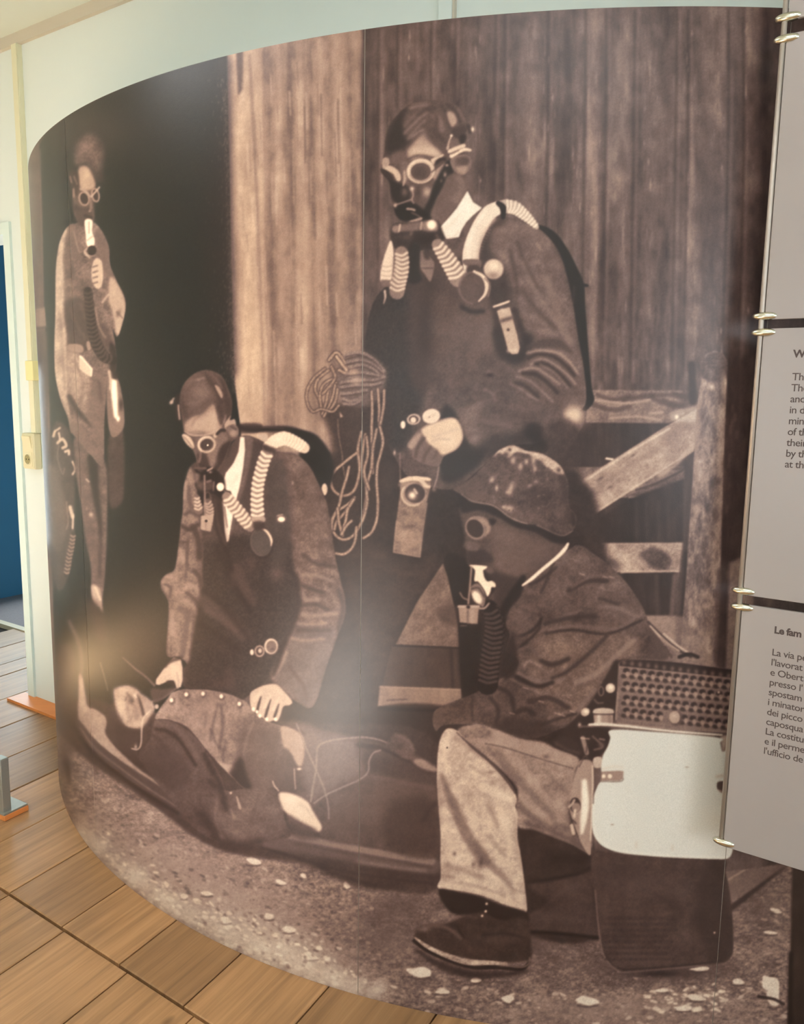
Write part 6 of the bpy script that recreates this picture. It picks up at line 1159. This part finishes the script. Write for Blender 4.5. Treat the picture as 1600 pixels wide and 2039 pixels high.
def print_material():
    m = bpy.data.materials.new('matt_photo_print'); m.use_nodes = True
    nt = m.node_tree; N = nt.nodes; L = nt.links; p = N['Principled BSDF']
    at = N.new('ShaderNodeVertexColor'); at.layer_name = 'print'
    tc = N.new('ShaderNodeTexCoord')
    g = N.new('ShaderNodeTexNoise'); g.inputs['Scale'].default_value = 420; g.inputs['Detail'].default_value = 2; L.new(tc.outputs['Object'], g.inputs['Vector'])
    mr = N.new('ShaderNodeMapRange'); mr.inputs[1].default_value = .25; mr.inputs[2].default_value = .75; mr.inputs[3].default_value = .91; mr.inputs[4].default_value = 1.09; L.new(g.outputs['Fac'], mr.inputs[0])
    vm = N.new('ShaderNodeVectorMath'); vm.operation = 'SCALE'; L.new(at.outputs['Color'], vm.inputs[0]); L.new(mr.outputs[0], vm.inputs[3])
    L.new(vm.outputs[0], p.inputs['Base Color'])
    p.inputs['Roughness'].default_value = .34; p.inputs['Specular IOR Level'].default_value = .38
    b = N.new('ShaderNodeBump'); b.inputs['Strength'].default_value = .16; b.inputs['Distance'].default_value = .0008
    L.new(g.outputs['Fac'], b.inputs['Height']); L.new(b.outputs[0], p.inputs['Normal'])
    return m
M['print'] = print_material()

panel = empty('curved_photo_panel', (CX, CY-RAD, 0)); tag(panel, 'tall curved wall panel printed with a sepia photograph of mine rescuers in breathing gear', 'photo panel')
ox, oy = CX, CY-RAD
def grid_mesh(name, X, Y, Z, mat):
    r, c = X.shape
    co = np.stack([X-ox, Y-oy, Z], -1).reshape(-1, 3).astype(np.float32)
    i = np.arange(r*c).reshape(r, c)
    q = np.stack([i[:-1, :-1], i[:-1, 1:], i[1:, 1:], i[1:, :-1]], -1).reshape(-1, 4).astype(np.int32)
    me = bpy.data.meshes.new(name); me.vertices.add(len(co)); me.vertices.foreach_set('co', co.ravel())
    me.loops.add(q.size); me.loops.foreach_set('vertex_index', q.ravel())
    me.polygons.add(len(q)); me.polygons.foreach_set('loop_start', np.arange(0, q.size, 4, dtype=np.int32))
    me.polygons.foreach_set('use_smooth', np.ones(len(q), bool)); me.update(calc_edges=True); me.materials.append(mat)
    o = bpy.data.objects.new(name, me); COL.objects.link(o); o.parent = panel
    return o
STEP = 1.75
bounds = [AZ_L]+SEAMS+[AZ_R]
for k in range(4):
    gap = .0007/RAD
    a0, a1 = bounds[k]+(gap if k else 0), bounds[k+1]-(gap if k < 3 else 0)
    fine = np.linspace(a0, a1, 4000)
    x = CX+RAD*np.cos(fine); y = CY+RAD*np.sin(fine)
    px, _ = print_uv(x, y, np.full_like(x, 1.2))
    w = np.r_[0, np.cumsum(np.abs(np.diff(px))/STEP+np.diff(fine)/.018)]
    n = int(w[-1])+2
    az = np.interp(np.linspace(0, w[-1], n), w, fine)
    dmin = min(math.hypot(CX+RAD*math.cos(a0), CY+RAD*math.sin(a0)), math.hypot(CX+RAD*math.cos(a1), CY+RAD*math.sin(a1)))
    rows = int(ZT*FPX/dmin/STEP)+2
    zz_ = np.linspace(0.0, ZT, rows)
    A, Z = np.meshgrid(az, zz_)
    X, Y = CX+(RAD+.0012)*np.cos(A), CY+(RAD+.0012)*np.sin(A)
    o = grid_mesh('printed_sheet', X, Y, Z, M['print'])
    U, V = print_uv(X, Y, Z)
    limb = (A < math.radians(-156)); 
    U = np.where(limb, 66+0*U, U)
    U = np.clip(U, 1, AW-3).ravel(); V = np.clip(V, 1, AH-3).ravel()
    xi = U.astype(int); yi = V.astype(int); fx = (U-xi)[:, None].astype(np.float32); fy = (V-yi)[:, None].astype(np.float32)
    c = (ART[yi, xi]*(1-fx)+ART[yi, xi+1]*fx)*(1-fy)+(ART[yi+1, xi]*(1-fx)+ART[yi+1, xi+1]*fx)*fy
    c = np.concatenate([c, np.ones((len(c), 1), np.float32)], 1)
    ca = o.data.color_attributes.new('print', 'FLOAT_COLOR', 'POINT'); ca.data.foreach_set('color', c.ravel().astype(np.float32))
# pale board that carries the printed sheets
n = 90; az = np.linspace(AZ_L, AZ_R, n); v = []; f = []
for a in az:
    for r_, z in ((RAD, 0), (RAD, ZT+.0005), (RAD-.012, ZT+.0005), (RAD-.012, 0)):
        v.append((CX+r_*math.cos(a)-ox, CY+r_*math.sin(a)-oy, z))
for i in range(n-1):
    for j in range(4): f.append([i*4+j, i*4+(j+1) % 4, (i+1)*4+(j+1) % 4, (i+1)*4+j])
f += [[0, 1, 2, 3], [(n-1)*4+j for j in (3, 2, 1, 0)]]
mesh_obj('backing_board', v, f, M['core'], panel, True)

# ---------------------------------------------------------------------------
# hanging text panels on a steel rod
# ---------------------------------------------------------------------------
RX, RY = .4305*1.60, 1.60
rod = empty('hanging_rod', (RX, RY, .536)); tag(rod, 'slim grey metal rod hanging from the ceiling beside the text panels', 'rod')
bm = bmesh.new(); bmesh.ops.create_cone(bm, cap_ends=True, segments=16, radius1=.0050, radius2=.0050, depth=ZC-.536)
for q in bm.verts: q.co.z += (ZC-.536)/2
from_bm('rod_bar', bm, M['rod'], rod, True)
bm = bmesh.new(); bmesh.ops.create_cone(bm, cap_ends=True, segments=16, radius1=.012, radius2=.016, depth=.03)
for q in bm.verts: q.co.z += ZC-.536-.015
from_bm('ceiling_fixing', bm, M['satin'], rod, True)

PW = .62
def text_panel(z0, z1, label, lines):
    o = empty('text_panel', (RX, RY, z0), RZ); tag(o, label, 'info panel', 'hanging text panels')
    box('board', (.006, -.0035, 0), (PW, .0035, z1-z0), M['panel'], o, .0012, 2)
    for (s, x, z, size, bold) in lines:
        cu = bpy.data.curves.new('t', 'FONT'); cu.body = s; cu.size = size; cu.extrude = .0001; cu.offset = .0007 if bold else .00012; cu.space_character = .93; cu.resolution_u = 3
        t = bpy.data.objects.new('t', cu); COL.objects.link(t)
        bpy.context.view_layer.update()
        me = bpy.data.meshes.new_from_object(t.evaluated_get(bpy.context.evaluated_depsgraph_get()))
        bpy.data.objects.remove(t); bpy.data.curves.remove(cu)
        me.materials.clear(); me.materials.append(M['ink']); me.name = 'heading' if bold else 'text_line'
        e = bpy.data.objects.new(me.name, me); COL.objects.link(e); e.parent = o
        e.location = (x, -.0037, z-z0); e.rotation_euler = (math.pi/2, 0, 0)
    return o
def lines(head, hx, hz, x, z, dz, body, size=.0198):
    out = [(head, hx, hz, size, True)]
    for i, s in enumerate(body): out.append((s, x, z-i*dz, size, False))
    return out
text_panel(2.159, 2.70, 'topmost blank grey text panel on the hanging rod', [])
text_panel(1.624, 2.135, 'blank grey text panel above the one headed We', [])
text_panel(1.080, 1.607, 'grey text panel headed We, with English lines beginning The', lines('We', .062, 1.552, .063, 1.509, .0208, ['The', 'The', 'and', 'in d', 'min', 'of th', 'their', 'by th', 'at the']))
text_panel(.532, 1.061, 'lowest grey text panel headed Le fam, with Italian lines', lines('Le fam', .069, 1.012, .068, .966, .0208, ['La via pe', "l'lavorat", 'e Obert', "presso l'", 'spostam', 'i minator', 'dei picco', 'caposqua', 'La costitu', 'e il perme', "l'ufficio de"]))

def clip_mesh(parent):
    """flattened oval clip that grips rod and panel edge"""
    bm = bmesh.new(); bmesh.ops.create_uvsphere(bm, u_segments=24, v_segments=12, radius=1)
    for q in bm.verts: q.co = Vector((q.co.x*.0235, q.co.y*.0095, math.copysign(abs(q.co.z)**.9, q.co.z)*.0085))
    return from_bm('clip_shell', bm, M['satin'], parent, True)
for i, (z, what) in enumerate([(2.165, 'under the topmost text panel'), (2.128, 'at the top of the second text panel'), (1.631, 'at the foot of the second text panel'), (1.600, 'at the top of the panel headed We'), (1.088, 'at the foot of the panel headed We'), (1.054, 'at the top of the panel headed Le fam'), (.541, 'at the foot of the panel headed Le fam')]):
    e = empty('panel_clip', Vector((RX, RY, z))+UD*.006, RZ); tag(e, 'oval satin clip on the rod '+what, 'clip', 'clips on the hanging rod')
    clip_mesh(e)
    bm = bmesh.new(); bmesh.ops.create_cone(bm, cap_ends=True, segments=12, radius1=.006, radius2=.006, depth=.012)
    for q in bm.verts: q.co.x -= .006
    from_bm('rod_sleeve', bm, M['satin'], e, True)
